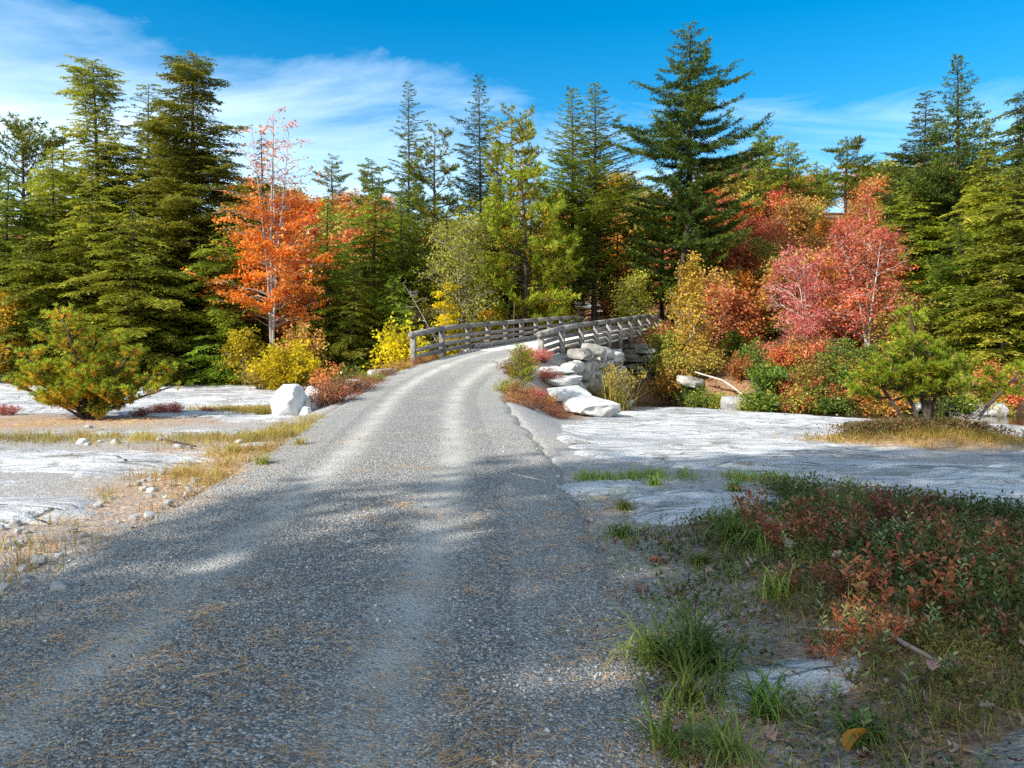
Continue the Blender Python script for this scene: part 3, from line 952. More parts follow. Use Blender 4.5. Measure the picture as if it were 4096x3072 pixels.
def conifer(seed, H, R, prof, zb=.08, nbr=110, droop=.22, up=.12, tip=0., card=(.20, .06), spacing=.10, brs=.19,
            frac=.36, flat=.62, lean=(0, 0), tr=.16, wob=.08, bushy=False, bare=0.0, maxb=.9, tpow=1.0, dens=None, sub=True, irr=.5):
    """spire shaped conifer: whorled branches, flat sprays of needles along them. returns trunk and crown buffers"""
    g = rng(seed); wood = MB(); leaf = MB()
    t_, tp = trunk_line(g, H, lean, wob)
    tube(wood, tp, tr * (1 - t_) ** .85 + .012, 7)
    PS = []; DS = []; LS = []; RS = []; SD = []
    for i in range(nbr):
        t = zb + (1 - zb) * ((i + g.random()) / nbr) ** tpow
        az = i * 2.39996 + g.normal(0, .35)
        l = R * prof(t) * g.uniform(.62, 1.12)
        l *= 1 + irr * 2 * (float(vnoise(math.cos(az) * 1.3 + seed * 7.3, t * H * .55 + math.sin(az) * 1.3, seed)) - .5)
        if l < .04: continue
        k = 9; s = np.linspace(0, 1, k)
        aa = az + g.normal(0, .22) * s
        r = l * s
        dr = droop * g.uniform(.7, 1.3); uu = up + g.normal(0, .06)
        z = l * (uu * s - dr * s ** 2 + tip * s ** 3)
        base = np.array([np.interp(t, t_, tp[:, c]) for c in range(3)])
        P = base + np.stack([np.cos(aa) * r, np.sin(aa) * r, z], -1)
        tube(wood, P, (.010 + .011 * l) * (1 - s * .85), 3)
        if g.random() < bare: continue
        d_ = 1.0 if dens is None else dens(t)
        m = max(2, int(l / brs * d_))
        ss = np.clip(np.linspace(.10, 1, m) + g.normal(0, .02, m), .05, 1)
        ss = np.repeat(ss, 2); sgn = np.tile([1, -1], m)
        if d_ < 1:
            kk = g.random(len(ss)) < (.5 + .5 * d_); ss = ss[kk]; sgn = sgn[kk]
        if len(ss) == 0: continue
        pos = np.stack([np.interp(ss, s, P[:, c]) for c in range(3)], -1)
        T = unit(np.gradient(P, axis=0)); tg = unit(np.stack([np.interp(ss, s, T[:, c]) for c in range(3)], -1))
        sd = unit(np.cross(tg, ZUP)) * sgn[:, None]
        ang = np.radians(58 - 25 * ss + g.normal(0, 8, len(ss)))[:, None]
        dd = tg * np.cos(ang) + sd * np.sin(ang) + ZUP * g.normal(-.06 if not bushy else .02, .12, (len(ss), 1))
        bl = np.minimum(frac * l * (1.02 - ss) ** .65 * g.uniform(.6, 1.15, len(ss)) + .14, maxb)
        PS.append(pos); DS.append(unit(dd)); LS.append(bl); SD.append(sd)
        RS.append(np.full(len(ss), .45 * g.random()))
        # the leading shoot itself
        PS.append(P[[4, 6, 7]]); DS.append(unit(np.gradient(P, axis=0))[[4, 6, 7]]); LS.append(np.full(3, .22 * l + .12)); SD.append(np.repeat(sd[:1], 3, 0)); RS.append(np.full(3, .45 * g.random()))
    P = np.concatenate(PS); D = np.concatenate(DS); L = np.concatenate(LS); R_ = np.concatenate(RS)
    if sub:  # secondary sprays along the longer branchlets
        big = L > .42
        nb = 3
        P2 = np.repeat(P[big], nb, 0); D2 = np.repeat(D[big], nb, 0); L2 = np.repeat(L[big], nb)
        f = g.uniform(.2, .8, len(P2))[:, None]
        sgn = np.where(g.random(len(P2)) < .5, 1, -1)[:, None]
        P2 = P2 + D2 * L2[:, None] * f
        sd2 = unit(np.cross(D2, ZUP)) * sgn
        D2 = unit(D2 * .65 + sd2 * .75 + ZUP * g.normal(-.05, .1, (len(P2), 1)))
        P = np.concatenate([P, P2]); D = np.concatenate([D, D2]); L = np.concatenate([L, L2 * .5]); R_ = np.concatenate([R_, np.repeat(R_[big], nb)])
    c = np.maximum(1, np.ceil(L / spacing)).astype(int)
    idx = np.repeat(np.arange(len(P)), c)
    first = np.cumsum(c) - c
    kk = np.arange(len(idx)) - first[idx]
    f = (kk + g.random(len(idx)) * .8) / c[idx]
    sag = (.16 if not bushy else .05) * L[idx] * f ** 2
    pos = P[idx] + D[idx] * (L[idx] * f)[:, None]; pos[:, 2] -= sag
    sgn = np.where(kk % 2 == 0, 1, -1)[:, None]
    sd = unit(np.cross(D[idx], ZUP)) * sgn
    n = len(idx)
    if bushy:
        cd = unit(D[idx] * .75 + unit(g.normal(size=(n, 3))) * .75); nn = g.normal(size=(n, 3))
    else:
        cd = unit(D[idx] * .8 + sd * .55 + g.normal(0, .14, (n, 3)) - ZUP * .10); nn = ZUP + g.normal(0, flat, (n, 3))
    rr = np.clip(R_[idx] + .35 * g.random(n) + .22 * f, 0, 1)
    cards(leaf, pos, cd, nn, card[0] * g.uniform(.7, 1.25, n), card[1] * g.uniform(.7, 1.2, n), rr, .1)
    return wood, leaf


def tufts(leaf, P, D, g, n, L, W, old=.25, orange=.4):
    """needle tufts at twig ends: green fans, with some older orange needles behind"""
    m = len(P)
    idx = np.repeat(np.arange(m), n)
    d = unit(D[idx] * .8 + unit(g.normal(size=(m * n, 3))) * .8)
    back = g.random(m * n) < orange
    pos = P[idx] + g.normal(0, L * .05, (m * n, 3)) - D[idx] * (back * g.uniform(.5, 1.6, m * n) * L)[:, None]
    isold = back & (g.random(m * n) < old)
    tr = g.random(m)
    rr = np.where(isold, g.uniform(.8, 1.0, m * n), np.clip(.10 + .36 * tr[idx] + .40 * g.random(m * n) - .16 * back, 0, .74))
    cards(leaf, pos, d, g.normal(size=(m * n, 3)), L * g.uniform(.75, 1.2, m * n), W, rr, .0, .4)


def pine(seed, H, R, prof, zb=.3, nl=26, tuft=(14, .26, .04), sp=.36, tr=.14, up=.25, lean=(0, 0), wob=.2, old=.3, orange=.35, stems=None, lim=.35, nsub=1.0, upt=.35):
    """pitch pine: crooked limbs ending in needle tufts"""
    g = rng(seed); wood = MB(); leaf = MB(); TP = []; TD = []
    stems = stems or [(0, 0, lean[0], lean[1], H)]
    for (sx, sy, lx, ly, h) in stems:
        t_, tp = trunk_line(g, h, (lx, ly), wob)
        tp = tp + np.array([sx, sy, 0])
        tube(wood, tp, tr * (h / H) * (1 - t_) ** .7 + .012, 7)
        for i in range(int(nl * h / H)):
            t = zb + (1 - zb) * (i + g.random()) / (nl * h / H)
            az = i * 2.39996 + g.normal(0, .5)
            l = R * prof(t) * g.uniform(.55, 1.15)
            base = np.array([np.interp(t, t_, tp[:, c]) for c in range(3)])
            k = 8; s = np.linspace(0, 1, k)
            aa = az + g.normal(0, .5) * s; u_ = up + g.normal(0, .15)
            wv = .07 * l * np.sin(s * 7 + g.uniform(0, 6))
            P = base + np.stack([np.cos(aa) * l * s, np.sin(aa) * l * s, l * (u_ * s + g.uniform(-.1, .25) * s ** 2) + wv * s], -1)
            tube(wood, P, (.012 + .016 * l) * (1 - s * .8), 4)
            T = unit(np.gradient(P, axis=0))
            TP.append(P[-1:]); TD.append(T[-1:])
            m = max(1, int(l * (1 - lim) / sp * nsub))
            for j in range(m):
                f = lim + (1 - lim) * (j + g.random()) / m
                b0 = np.array([np.interp(f, s, P[:, c]) for c in range(3)]); tg = unit(np.array([np.interp(f, s, T[:, c]) for c in range(3)]))
                for sg in (-1, 1):
                    sl = min(.8, l * .34) * g.uniform(.5, 1.2) + sp * .3
                    sd = unit(np.cross(tg, ZUP)) * sg
                    dd = unit(tg * .6 + sd * .8 + ZUP * g.uniform(-.05, upt + .2))
                    q = b0 + np.outer(np.linspace(0, 1, 4) * sl, dd); q[:, 2] += np.linspace(0, 1, 4) ** 2 * sl * .2
                    tube(wood, q, np.linspace(.009, .004, 4) * (1 + l * .3), 3)
                    cnt = max(1, int(round(sl / (sp * .75))))
                    ff = np.linspace(1, .45, cnt)
                    TP.append(b0 + np.outer(ff * sl, dd) + np.array([0, 0, 1]) * (ff ** 2 * sl * .2)[:, None])
                    TD.append(unit(np.tile(dd + ZUP * upt, (cnt, 1)) + g.normal(0, .3, (cnt, 3))))
        TP.append(tp[-1:]); TD.append(np.array([[0, 0, 1.0]]))
    tufts(leaf, np.concatenate(TP), np.concatenate(TD), g, tuft[0], tuft[1], tuft[2], old, orange)
    return wood, leaf


def broad(seed, H, R, prof, stems=1, zb=.2, nl=40, leaf_=(.11, .085), per=26, elev=.6, layered=True, tr=.09, spread=.25, wob=.12, sub=5, sig=.13, dens=None, lean=(0, 0), twig=True):
    """broad-leaved tree: leaders, limbs, twigs and loose leaves round the twigs"""
    g = rng(seed); wood = MB(); leaf = MB(); LP = []; LR = []
    for k in range(stems):
        a0 = g.uniform(0, 6.3); h = H * (1 if k == 0 else g.uniform(.72, .97))
        t_, tp = trunk_line(g, h, (lean[0] + math.cos(a0) * spread * H * (k > 0), lean[1] + math.sin(a0) * spread * H * (k > 0)), wob)
        tube(wood, tp, tr * (1 if k == 0 else .75) * (1 - t_) ** .8 + .006, 6)
        nk = max(4, int(nl / stems))
        for i in range(nk):
            t = zb + (1 - zb) * ((i + g.random()) / nk)
            l = R * prof(t) * g.uniform(.55, 1.15)
            if l < .05: continue
            az = i * 2.39996 + g.normal(0, .4)
            base = np.array([np.interp(t, t_, tp[:, c]) for c in range(3)])
            s = np.linspace(0, 1, 7); e = elev * (.5 + t * .9) + g.normal(0, .12)
            P = base + np.stack([np.cos(az) * l * s * math.cos(e), np.sin(az) * l * s * math.cos(e), l * math.sin(e) * s * (1 - .35 * s)], -1)
            P[1:] += g.normal(0, .025 * l, (6, 3))
            tube(wood, P, (.006 + .010 * l) * (1 - s * .8), 4)
            T = unit(np.gradient(P, axis=0)); br_ = .55 * g.random()
            dd_ = 1 if dens is None else dens(t)
            for j in range(sub):
                f = g.uniform(.2, 1)
                b0 = np.array([np.interp(f, s, P[:, c]) for c in range(3)]); tg = unit(np.array([np.interp(f, s, T[:, c]) for c in range(3)]))
                rnd_ = unit(g.normal(size=3)); rnd_[2] *= .35 if layered else .8
                d2 = unit(tg * .7 + rnd_ * .8); sl = l * .42 * g.uniform(.5, 1.1) + .12
                q = b0 + np.outer(np.linspace(0, 1, 4) * sl, d2)
                if twig: tube(wood, q, np.linspace(.007, .003, 4) * (.6 + l * .3), 3)
                n = int(per * dd_ * g.uniform(.5, 1.3))
                if n:
                    ff = g.uniform(.1, 1.08, n)
                    pos = b0 + np.outer(ff * sl, d2) + g.normal(0, sig, (n, 3)) * np.array([1, 1, .45 if layered else 1])
                    LP.append(pos); LR.append(np.clip(br_ + .45 * g.random(n), 0, 1))
    if LP:
        P = np.concatenate(LP); n = len(P)
        d = unit(g.normal(size=(n, 3)) * np.array([1, 1, .5]) - ZUP * .35)
        nn = g.normal(0, .55, (n, 3)) + ZUP * (.9 if layered else .4)
        cards(leaf, P, d, nn, leaf_[0] * g.uniform(.7, 1.25, n), leaf_[1] * g.uniform(.7, 1.25, n), np.concatenate(LR), .2, .5)
    return wood, leaf


def bush(seed, H, R, nst=26, leaf_=(.06, .032), per=40, sub=4, sig=.05, top=.35, dome=True, upright=.6, tr=.008):
    g = rng(seed); wood = MB(); leaf = MB(); LP = []; LD = []; LR = []
    for k in range(nst):
        az = g.uniform(0, 6.3); rr = math.sqrt(g.random())
        h = H * (1 - .45 * rr ** 2 if dome else g.uniform(.5, 1)) * g.uniform(.7, 1.1)
        s = np.linspace(0, 1, 6)
        out = R * rr * (1 - upright * .5)
        b0 = np.array([math.cos(az), math.sin(az), 0]) * R * rr * upright * .55
        P = b0 + np.stack([np.cos(az) * out * s ** 1.3, np.sin(az) * out * s ** 1.3, h * s], -1) + g.normal(0, .03 * H, (6, 3)) * s[:, None]
        P[0, 2] = -.03
        tube(wood, P, tr * (1 - .75 * s) * (.5 + H * .5), 3)
        c0 = .5 * g.random()
        for j in range(sub):
            f = g.uniform(top, 1); b1 = np.array([np.interp(f, s, P[:, c]) for c in range(3)])
            d2 = unit(g.normal(size=3) * [1, 1, .5] + ZUP * .6); sl = .22 * H * g.uniform(.5, 1.2)
            tube(wood, b1 + np.outer(np.linspace(0, 1, 3) * sl, d2), [tr * .35, tr * .25, tr * .15], 3)
            n = max(1, int(per / sub * g.uniform(.6, 1.4)))
            ff = g.uniform(.0, 1.05, n)
            LP.append(b1 + np.outer(ff * sl, d2) + g.normal(0, sig, (n, 3)))
            LD.append(unit(d2 + g.normal(0, .8, (n, 3)))); LR.append(np.clip(c0 + .5 * g.random(n), 0, 1))
    P = np.concatenate(LP); n = len(P)
    cards(leaf, P, np.concatenate(LD), g.normal(0, .6, (n, 3)) + ZUP * .7, leaf_[0] * g.uniform(.65, 1.25, n), leaf_[1] * g.uniform(.7, 1.2, n), np.concatenate(LR), .2, .5)
    return wood, leaf


def bare_branches(seed, H, R, n=16, tr=.05, lean=(0, 0), elev=.5, sub=6, zb=.2):
    g = rng(seed); wood = MB()
    t_, tp = trunk_line(g, H, lean, .12)
    tube(wood, tp, tr * (1 - t_) ** .8 + .006, 6)
    for i in range(n):
        t = zb + (1 - zb) * g.random(); l = R * (1.1 - t) * g.uniform(.5, 1.2) + .2; az = g.uniform(0, 6.3)
        base = np.array([np.interp(t, t_, tp[:, c]) for c in range(3)]); s = np.linspace(0, 1, 6)
        e = elev + g.normal(0, .3)
        P = base + np.stack([np.cos(az) * l * s * math.cos(e), np.sin(az) * l * s * math.cos(e), l * s * math.sin(e)], -1)
        P[1:] += g.normal(0, .04 * l, (5, 3))
        tube(wood, P, (.006 + tr * .28) * (1 - .85 * s), 4)
        for j in range(sub):
            b0 = P[g.integers(2, 6)]; d = unit(g.normal(size=3) + unit(P[-1] - P[0])); sl = .4 * l * g.uniform(.4, 1)
            q = b0 + np.outer(np.linspace(0, 1, 4) * sl, d); q[1:] += g.normal(0, .05 * sl, (3, 3))
            tube(wood, q, [.009, .007, .005, .003], 3)
    return wood


def blades(mb, P, g, n, L, W, spread=.1, bend=.9, rr=(0, .7), lean=None):
    """grass blades growing from points P (m,3), n per point"""
    m = len(P); idx = np.repeat(np.arange(m), n); k = len(idx)
    Lk = (np.broadcast_to(np.asarray(L, float), (m,))[idx]) * g.uniform(.5, 1.15, k)
    base = P[idx] + np.concatenate([g.normal(0, 1, (k, 2)) * (np.broadcast_to(np.asarray(spread, float), (m,))[idx])[:, None], np.zeros((k, 1))], 1)
    az = g.uniform(0, 2 * PI, k); b = bend * g.uniform(.55, 1.2, k); tilt = np.abs(g.normal(0, .42, k))
    hd = np.stack([np.cos(az), np.sin(az), np.zeros(k)], -1); sd = np.stack([-np.sin(az), np.cos(az), np.zeros(k)], -1)
    S = 5; s = np.linspace(0, 1, S)
    th = tilt[:, None] + b[:, None] * s[None] * 1.35
    dx = np.sin(th); dz = np.cos(th)
    ds = Lk[:, None] / (S - 1)
    X = np.concatenate([np.zeros((k, 1)), np.cumsum(dx[:, :-1] * ds, 1)], 1); Z = np.concatenate([np.zeros((k, 1)), np.cumsum(dz[:, :-1] * ds, 1)], 1)
    c = base[:, None, :] + hd[:, None, :] * X[..., None] + ZUP * Z[..., None]
    wd = (np.broadcast_to(np.asarray(W, float), (k,)))[:, None] * (1 - s[None] ** 1.5 * .92) * .5
    v = np.stack([c - sd[:, None] * wd[..., None], c + sd[:, None] * wd[..., None]], 2)   # k,S,2,3
    off = (np.arange(k) * S * 2)[:, None]; i = np.arange(S - 1)[None] * 2
    q = np.stack([off + i, off + i + 1, off + i + 3, off + i + 2], -1)
    r = np.repeat(g.uniform(rr[0], rr[1], k), S * 2)
    mb.add(v.reshape(-1, 3), q.reshape(-1, 4), None, r)


def plant(name, parts, loc, label, cat, group=None, rz=0., scale=1., flatm=None):
    """parts: (name, buffer, material). One Empty at the foot that parents its parts"""
    e = empty(name, loc, rz, scale); tag(e, label, cat, group)
    for nm, mb, m in parts:
        if mb.n: mb.build(nm, M[m], e)
    return e


def spot(px, d, dz=-.08):
    x = (px - 512) * d / F
    return (x, d, H1(x, d) + dz)


def top_h(px, row, d):
    return EYE - (row - HZ) * d / F - spot(px, d)[2]


P_SPIRE = lambda t: (1 - t) ** .9 + .015
P_HEM = lambda t: min(1, (1 - t) ** .75 * 1.05) * (.75 + .25 * math.sin(t * 23)) + .02
P_COL = lambda t: (1 - t) ** .55 * .9 + .03
# ------------------------------------------------------------------ the forest edge
def hemlock(px, top, d, R, seed, label, prof=P_HEM, mt='hemlock', bark='bark', group=None, name='hemlock_tree', **kw):
    h = top_h(px, top, d)
    big = dict(nbr=int(9 * h), card=(.21, .065), spacing=.10)
    big.update(kw)
    w_, l_ = conifer(seed, h, R, prof, **big)
    return plant(name, [('trunk', w_, bark), ('crown', l_, mt)], spot(px, d), label, 'tree', group)


def lin(*pts):
    a = np.array(pts)
    return lambda t: float(np.interp(t, a[:, 0], a[:, 1]))


# left cluster ---------------------------------------------------------
hemlock(103, 64, 41, 3.9, 1, 'tall dark hemlock with a flat tufted top, left of the tallest left hemlock',
        lin((0, .7), (.3, 1), (.5, .95), (.62, .62), (.72, .40), (.78, .36), (.84, .22), (.9, .42), (.96, .40), (1, .22)), mt='hemlock', zb=.15, nbr=240, droop=.14, up=.26, lean=(-.6, 0), tr=.24, frac=.42)
hemlock(194, 55, 39, 3.9, 2, 'tallest broad hemlock of the left group, reddish trunk showing at its foot',
        lin((0, .5), (.2, .75), (.35, .85), (.5, .78), (.62, .88), (.7, .72), (.8, .55), (.86, .36), (.93, .42), (.97, .38), (1, .15)), zb=.16, nbr=270, droop=.16, up=.2, tr=.27, bark='barkred', mt='hemlock', frac=.42)
hemlock(150, 84, 43, 3.2, 3, 'sparse topped hemlock between the two tallest left hemlocks',
        lin((0, .8), (.4, 1), (.7, .8), (.85, .5), (1, .12)), zb=.15, nbr=180, droop=.14, up=.32, mt='hemlock', frac=.42, dens=lambda t: 1 if t < .75 else .4)
w_, l_ = pine(4, top_h(24, 122, 46), 3.2, lin((0, .4), (.45, .7), (.7, 1), (.88, .75), (1, .3)), zb=.4, nl=50, tuft=(15, .28, .055), sp=.34, tr=.17, up=.35, old=.5)
plant('pine_tree', [('trunk', w_, 'bark'), ('crown', l_, 'pine')], spot(24, 46), 'dark trunked pitch pine at the far left skyline', 'tree')
hemlock(63, 124, 47, 1.5, 5, 'thin spruce spire with bare tips beside the far left pine', P_SPIRE, nbr=80, dens=lambda t: .35, mt='bluehem')
for k, (px, top, d, R, lab) in enumerate((
        (8, 168, 36, 2.6, 'yellow green hemlock filling the far left edge of the woods'),
        (52, 147, 37.5, 3.0, 'sunlit hemlock with long boughs behind the small pine at the left'),
        (92, 178, 36.0, 2.9, 'bushy hemlock whose low boughs reach the rock, centre of the left group'),
        (131, 205, 35.0, 2.9, 'grey green hemlock with hanging boughs left of the dark gap under the trees'),
        (30, 232, 34.2, 2.4, 'young hemlock nearest the left edge behind the small pine'),
        (168, 262, 36.2, 2.0, 'short hemlock under the tallest left hemlock'),
        (226, 214, 36.5, 2.4, 'bright green hemlock boughs just left of the orange maple'),
        (231, 305, 35.6, 1.5, 'low hemlock sapling in front of the orange maple foot'))):
    hemlock(px, top, d, R, 20 + k, lab, lin((0, .85), (.25, 1), (.5, .88), (.75, .6), (.92, .28), (1, .06)), zb=.04, droop=.28, up=.16, nbr=int(15 * top_h(px, top, d)), card=(.20, .06), tr=.13)

# the orange maple
w_, l_ = broad(30, top_h(272, 112, 35.5), 3.2, lin((0, .6), (.2, 1.0), (.42, .85), (.62, .62), (.8, .5), (1, .2)), stems=4, zb=.22, nl=120, leaf_=(.13, .10), per=34, elev=.42, tr=.10, spread=.06, sub=6, sig=.12,
               dens=lambda t: 1.25 if t < .52 else (.8 if t < .66 else .10))
plant('maple_tree', [('trunk', w_, 'barkgrey'), ('crown', l_, 'orange')], spot(272, 35.5), 'orange maple with layered leaves and a thin bare top', 'tree')
hemlock(263, 133, 40, 1.5, 31, 'dark spruce spire right behind the orange maple', P_SPIRE, mt='bluehem', nbr=100)
hemlock(328, 196, 38, 1.9, 32, 'narrow young hemlock right of the orange maple, tip against the orange hill', lin((0, .9), (.3, 1), (.7, .6), (.9, .3), (1, .05)), zb=.1, nbr=130, droop=.22)
hemlock(374, 190, 40, 2.1, 33, 'broad green hemlock in the middle left, darker on its left side', lin((0, 1), (.3, 1), (.7, .72), (.9, .4), (1, .08)), zb=.06, nbr=150)
hemlock(402, 196, 42, 1.9, 34, 'green hemlock below the leftmost slender spire', lin((0, 1), (.3, 1), (.7, .72), (.9, .4), (1, .08)), zb=.06, nbr=140)
hemlock(352, 262, 36.8, 1.9, 35, 'low leafy hemlock behind the bright yellow bush', lin((0, 1), (.3, 1), (.7, .72), (.9, .4), (1, .08)), zb=.04, nbr=110, droop=.28)
hemlock(395, 275, 37.6, 2.0, 36, 'low hemlock behind the yellow sapling at the bridge', lin((0, 1), (.3, 1), (.7, .72), (.9, .4), (1, .08)), zb=.04, nbr=110, droop=.28)
hemlock(318, 318, 36.4, 1.3, 37, 'dark small hemlock in the gap right of the maple trunk', P_HEM, zb=.04, nbr=70)

# slender spires in the middle
thin = dict(mt='bluehem', zb=.06, droop=.0, up=.36, tr=.13, card=(.24, .06), frac=.42, brs=.17)
hemlock(408, 82, 51, 3.1, 40, 'leftmost of the slender blue green spires in the middle', lin((0, 1), (.3, .95), (.6, .62), (.8, .38), (.92, .16), (1, .03)), nbr=190, dens=lambda t: .85 if t < .6 else .6, **thin)
hemlock(480, 76, 49, 3.0, 41, 'slender spire with a bent tip left of the ragged dark pine', lin((0, 1), (.3, .95), (.6, .62), (.8, .40), (.92, .12), (1, .04)), nbr=200, dens=lambda t: .9 if t < .6 else .65, **thin)
hemlock(572, 88, 46, 2.9, 42, 'thinly leaved hemlock with a straight brown trunk just beyond the bridge', lin((0, .2), (.2, .7), (.4, 1), (.6, .8), (.8, .42), (.92, .16), (1, .03)), nbr=220, bark='barkred', dens=lambda t: .5 if t > .55 else .6, **{**thin, 'zb': .12, 'mt': 'hemlock', 'tr': .19})
hemlock(594, 84, 45, 3.2, 43, 'nearly bare larch like spire with dark trunk right of the brown trunked hemlock', lin((0, .2), (.2, .8), (.42, 1), (.6, .9), (.8, .42), (.92, .16), (1, .03)), nbr=240, dens=lambda t: .15 if t > .52 else .55, **{**thin, 'zb': .10, 'mt': 'hemlock', 'tr': .18, 'up': .35})
w_, l_ = pine(44, top_h(437, 134, 46), 2.7, lin((0, .8), (.4, 1), (.8, .6), (1, .25)), zb=.2, nl=64, tuft=(16, .28, .055), sp=.34, tr=.15, up=.3)
plant('pine_tree', [('trunk', w_, 'bark'), ('crown', l_, 'pine')], spot(437, 46), 'yellowish pine between the two leftmost slender spires', 'tree')
w_, l_ = pine(45, top_h(509, 118, 47), 2.1, lin((0, .9), (.4, .8), (.75, .75), (.9, .95), (1, .6)), zb=.25, nl=84, tuft=(16, .26, .055), sp=.30, tr=.17, up=.15, old=.5)
plant('pine_tree', [('trunk', w_, 'bark'), ('crown', l_, 'pine')], spot(509, 47), 'ragged dark pine with a broken looking top in the middle', 'tree')
w_, l_ = pine(46, top_h(524, 162, 41), 3.0, lin((0, .75), (.25, 1), (.55, .95), (.8, .6), (1, .22)), zb=.10, nl=80, tuft=(22, .28, .05), sp=.34, tr=.15, up=.22, old=.35, orange=.3)
plant('pine_tree', [('trunk', w_, 'bark'), ('crown', l_, 'pineg')], spot(524, 41), 'bright yellow green pitch pine standing behind the bridge railing', 'tree')
for k, (px, top, d, R, lab) in enumerate((
        (460, 205, 43, 2.2, 'green hemlock filling the middle, left of the bright pitch pine'),
        (495, 190, 44.5, 2.2, 'dark hemlock right behind the bright pitch pine'),
        (548, 236, 48, 1.3, 'thin hemlock between the bright pitch pine and the brown trunk'),
        (437, 262, 41, 1.9, 'olive green hemlock above the left railing'),
        (618, 225, 49, 1.6, 'thin olive hemlock left of the big spruce'))):
    hemlock(px, top, d, R, 50 + k, lab, lin((0, .95), (.3, 1), (.6, .8), (.85, .4), (1, .06)), zb=.06, nbr=int(14 * top_h(px, top, d)))

# the big spruce
hs_ = top_h(688, 21, 44)
w_, l_ = conifer(60, hs_, 4.9, lin((0, .3), (.1, .45), (.22, .62), (.36, .74), (.5, .78), (.58, .92), (.66, .80), (.74, .58), (.8, .55), (.88, .40), (.94, .22), (1, .03)), zb=.13, nbr=150, droop=.06, up=.02, tip=.22,
                 card=(.17, .055), spacing=.055, brs=.15, frac=.22, tr=.30, bushy=True, maxb=.62, wob=.05, irr=.18)
big = plant('spruce_tree', [('trunk', w_, 'bark'), ('crown', l_, 'spruce')], spot(690, 44), 'largest spruce, towering right of centre against the blue sky', 'tree')
g_ = rng(61); w_ = MB()
t_, tp = trunk_line(g_, 6.4, (.35, 0), .1); tube(w_, tp, .24 * (1 - t_ * .55), 8)
plant('snag', [('trunk', w_, 'bark')], spot(680, 43.2), 'bare second trunk standing left of the largest spruce trunk', 'tree')
w_, l_ = pine(62, top_h(662, 196, 47), 2.6, lin((0, .8), (.4, 1), (.8, .7), (1, .3)), zb=.1, nl=70, tuft=(20, .30, .055), sp=.36, tr=.13, up=.3)
plant('pine_tree', [('trunk', w_, 'bark'), ('crown', l_, 'pineg')], spot(662, 47), 'yellow green pine pressed against the left side of the largest spruce', 'tree')

# pines on the hill skyline
for k, (px, top, d, R, lab) in enumerate((
        (760, 127, 60, 2.1, 'first hill pine right of the largest spruce, horizontal tiers'),
        (789, 142, 63, 1.7, 'second hill pine from the largest spruce, slim tiers'),
        (817, 163, 70, 1.3, 'small hill pine between two taller hill pines'),
        (846, 138, 66, 2.5, 'round topped hill pine above the red maple'),
        (884, 160, 72, 2.0, 'bluish hill pine left of the right hand spruces'),
        (333, 155, 82, 1.5, 'lone pine on the skyline behind the yellow hillside'),
        (372, 160, 76, 2.0, 'pine on the skyline left of the leftmost slender spire'))):
    w_, l_ = conifer(70 + k, max(5, top_h(px, top, d)), R * 1.25, lin((0, .45), (.25, .8), (.55, 1), (.8, .75), (.92, .5), (1, .15)), zb=.34, nbr=34, droop=-.02, up=.06, tip=.12, card=(.26, .075), spacing=.10, brs=.20,
                     frac=.42, tr=.17, bushy=True, maxb=.8, wob=.15, irr=.75)
    plant('pine_tree', [('trunk', w_, 'bark'), ('crown', l_, 'pine')], spot(px, d), lab, 'tree')

# right hand mass
hemlock(957, 56, 41, 3.4, 80, 'pointed dark spruce, tallest of the right hand trees', lin((0, .9), (.3, 1), (.5, .85), (.65, .62), (.8, .40), (.92, .16), (1, .03)), mt='spruce', name='spruce_tree', zb=.1, nbr=170, droop=.06, up=.05, tip=.15,
        card=(.18, .055), spacing=.065, brs=.17, frac=.22, bushy=True, maxb=.6, tr=.22)
hemlock(924, 92, 44, 2.9, 81, 'blue green hemlock spire left of the tallest right hand spruce', lin((0, 1), (.4, .85), (.7, .48), (.9, .2), (1, .04)), nbr=190, **{**thin, 'up': .2})
hemlock(1040, 80, 37, 3.2, 82, 'dark hemlock boughs cut off by the right edge of the picture', lin((0, 1), (.4, .95), (.7, .85), (.9, .5), (1, .1)), nbr=170, mt='bluehem', zb=.1, tr=.2)
for k, (px, top, d, R, lab) in enumerate((
        (912, 172, 41, 2.8, 'green hemlock behind the red maple on the right'),
        (985, 150, 38, 3.2, 'wide hemlock mass under the tallest right hand spruce'),
        (1015, 168, 33.5, 3.3, 'sunlit hemlock with fanned boughs at the right edge'),
        (962, 225, 36, 2.6, 'mid height hemlock right of the red maple'),
        (1003, 265, 31.9, 2.4, 'low fanned hemlock over the right bank'),
        (952, 285, 34.5, 2.2, 'olive hemlock boughs beside the red maple foot'),
        (1045, 290, 31.5, 2.2, 'hemlock boughs at the lower right edge of the woods'))):
    hemlock(px, top, d, R, 90 + k, lab, lin((0, .9), (.25, 1), (.55, .85), (.8, .5), (.94, .22), (1, .05)), zb=.04, droop=.26, up=.16, nbr=int(15 * top_h(px, top, d)), tr=.14)
hemlock(790, 262, 40, 1.8, 99, 'small green hemlock left of the red maple', lin((0, 1), (.5, .7), (1, .05)), zb=.05, nbr=100)
hemlock(735, 330, 37, 1.6, 100, 'low dark hemlock under the largest spruce', lin((0, 1), (.5, .7), (1, .05)), zb=.05, nbr=90)

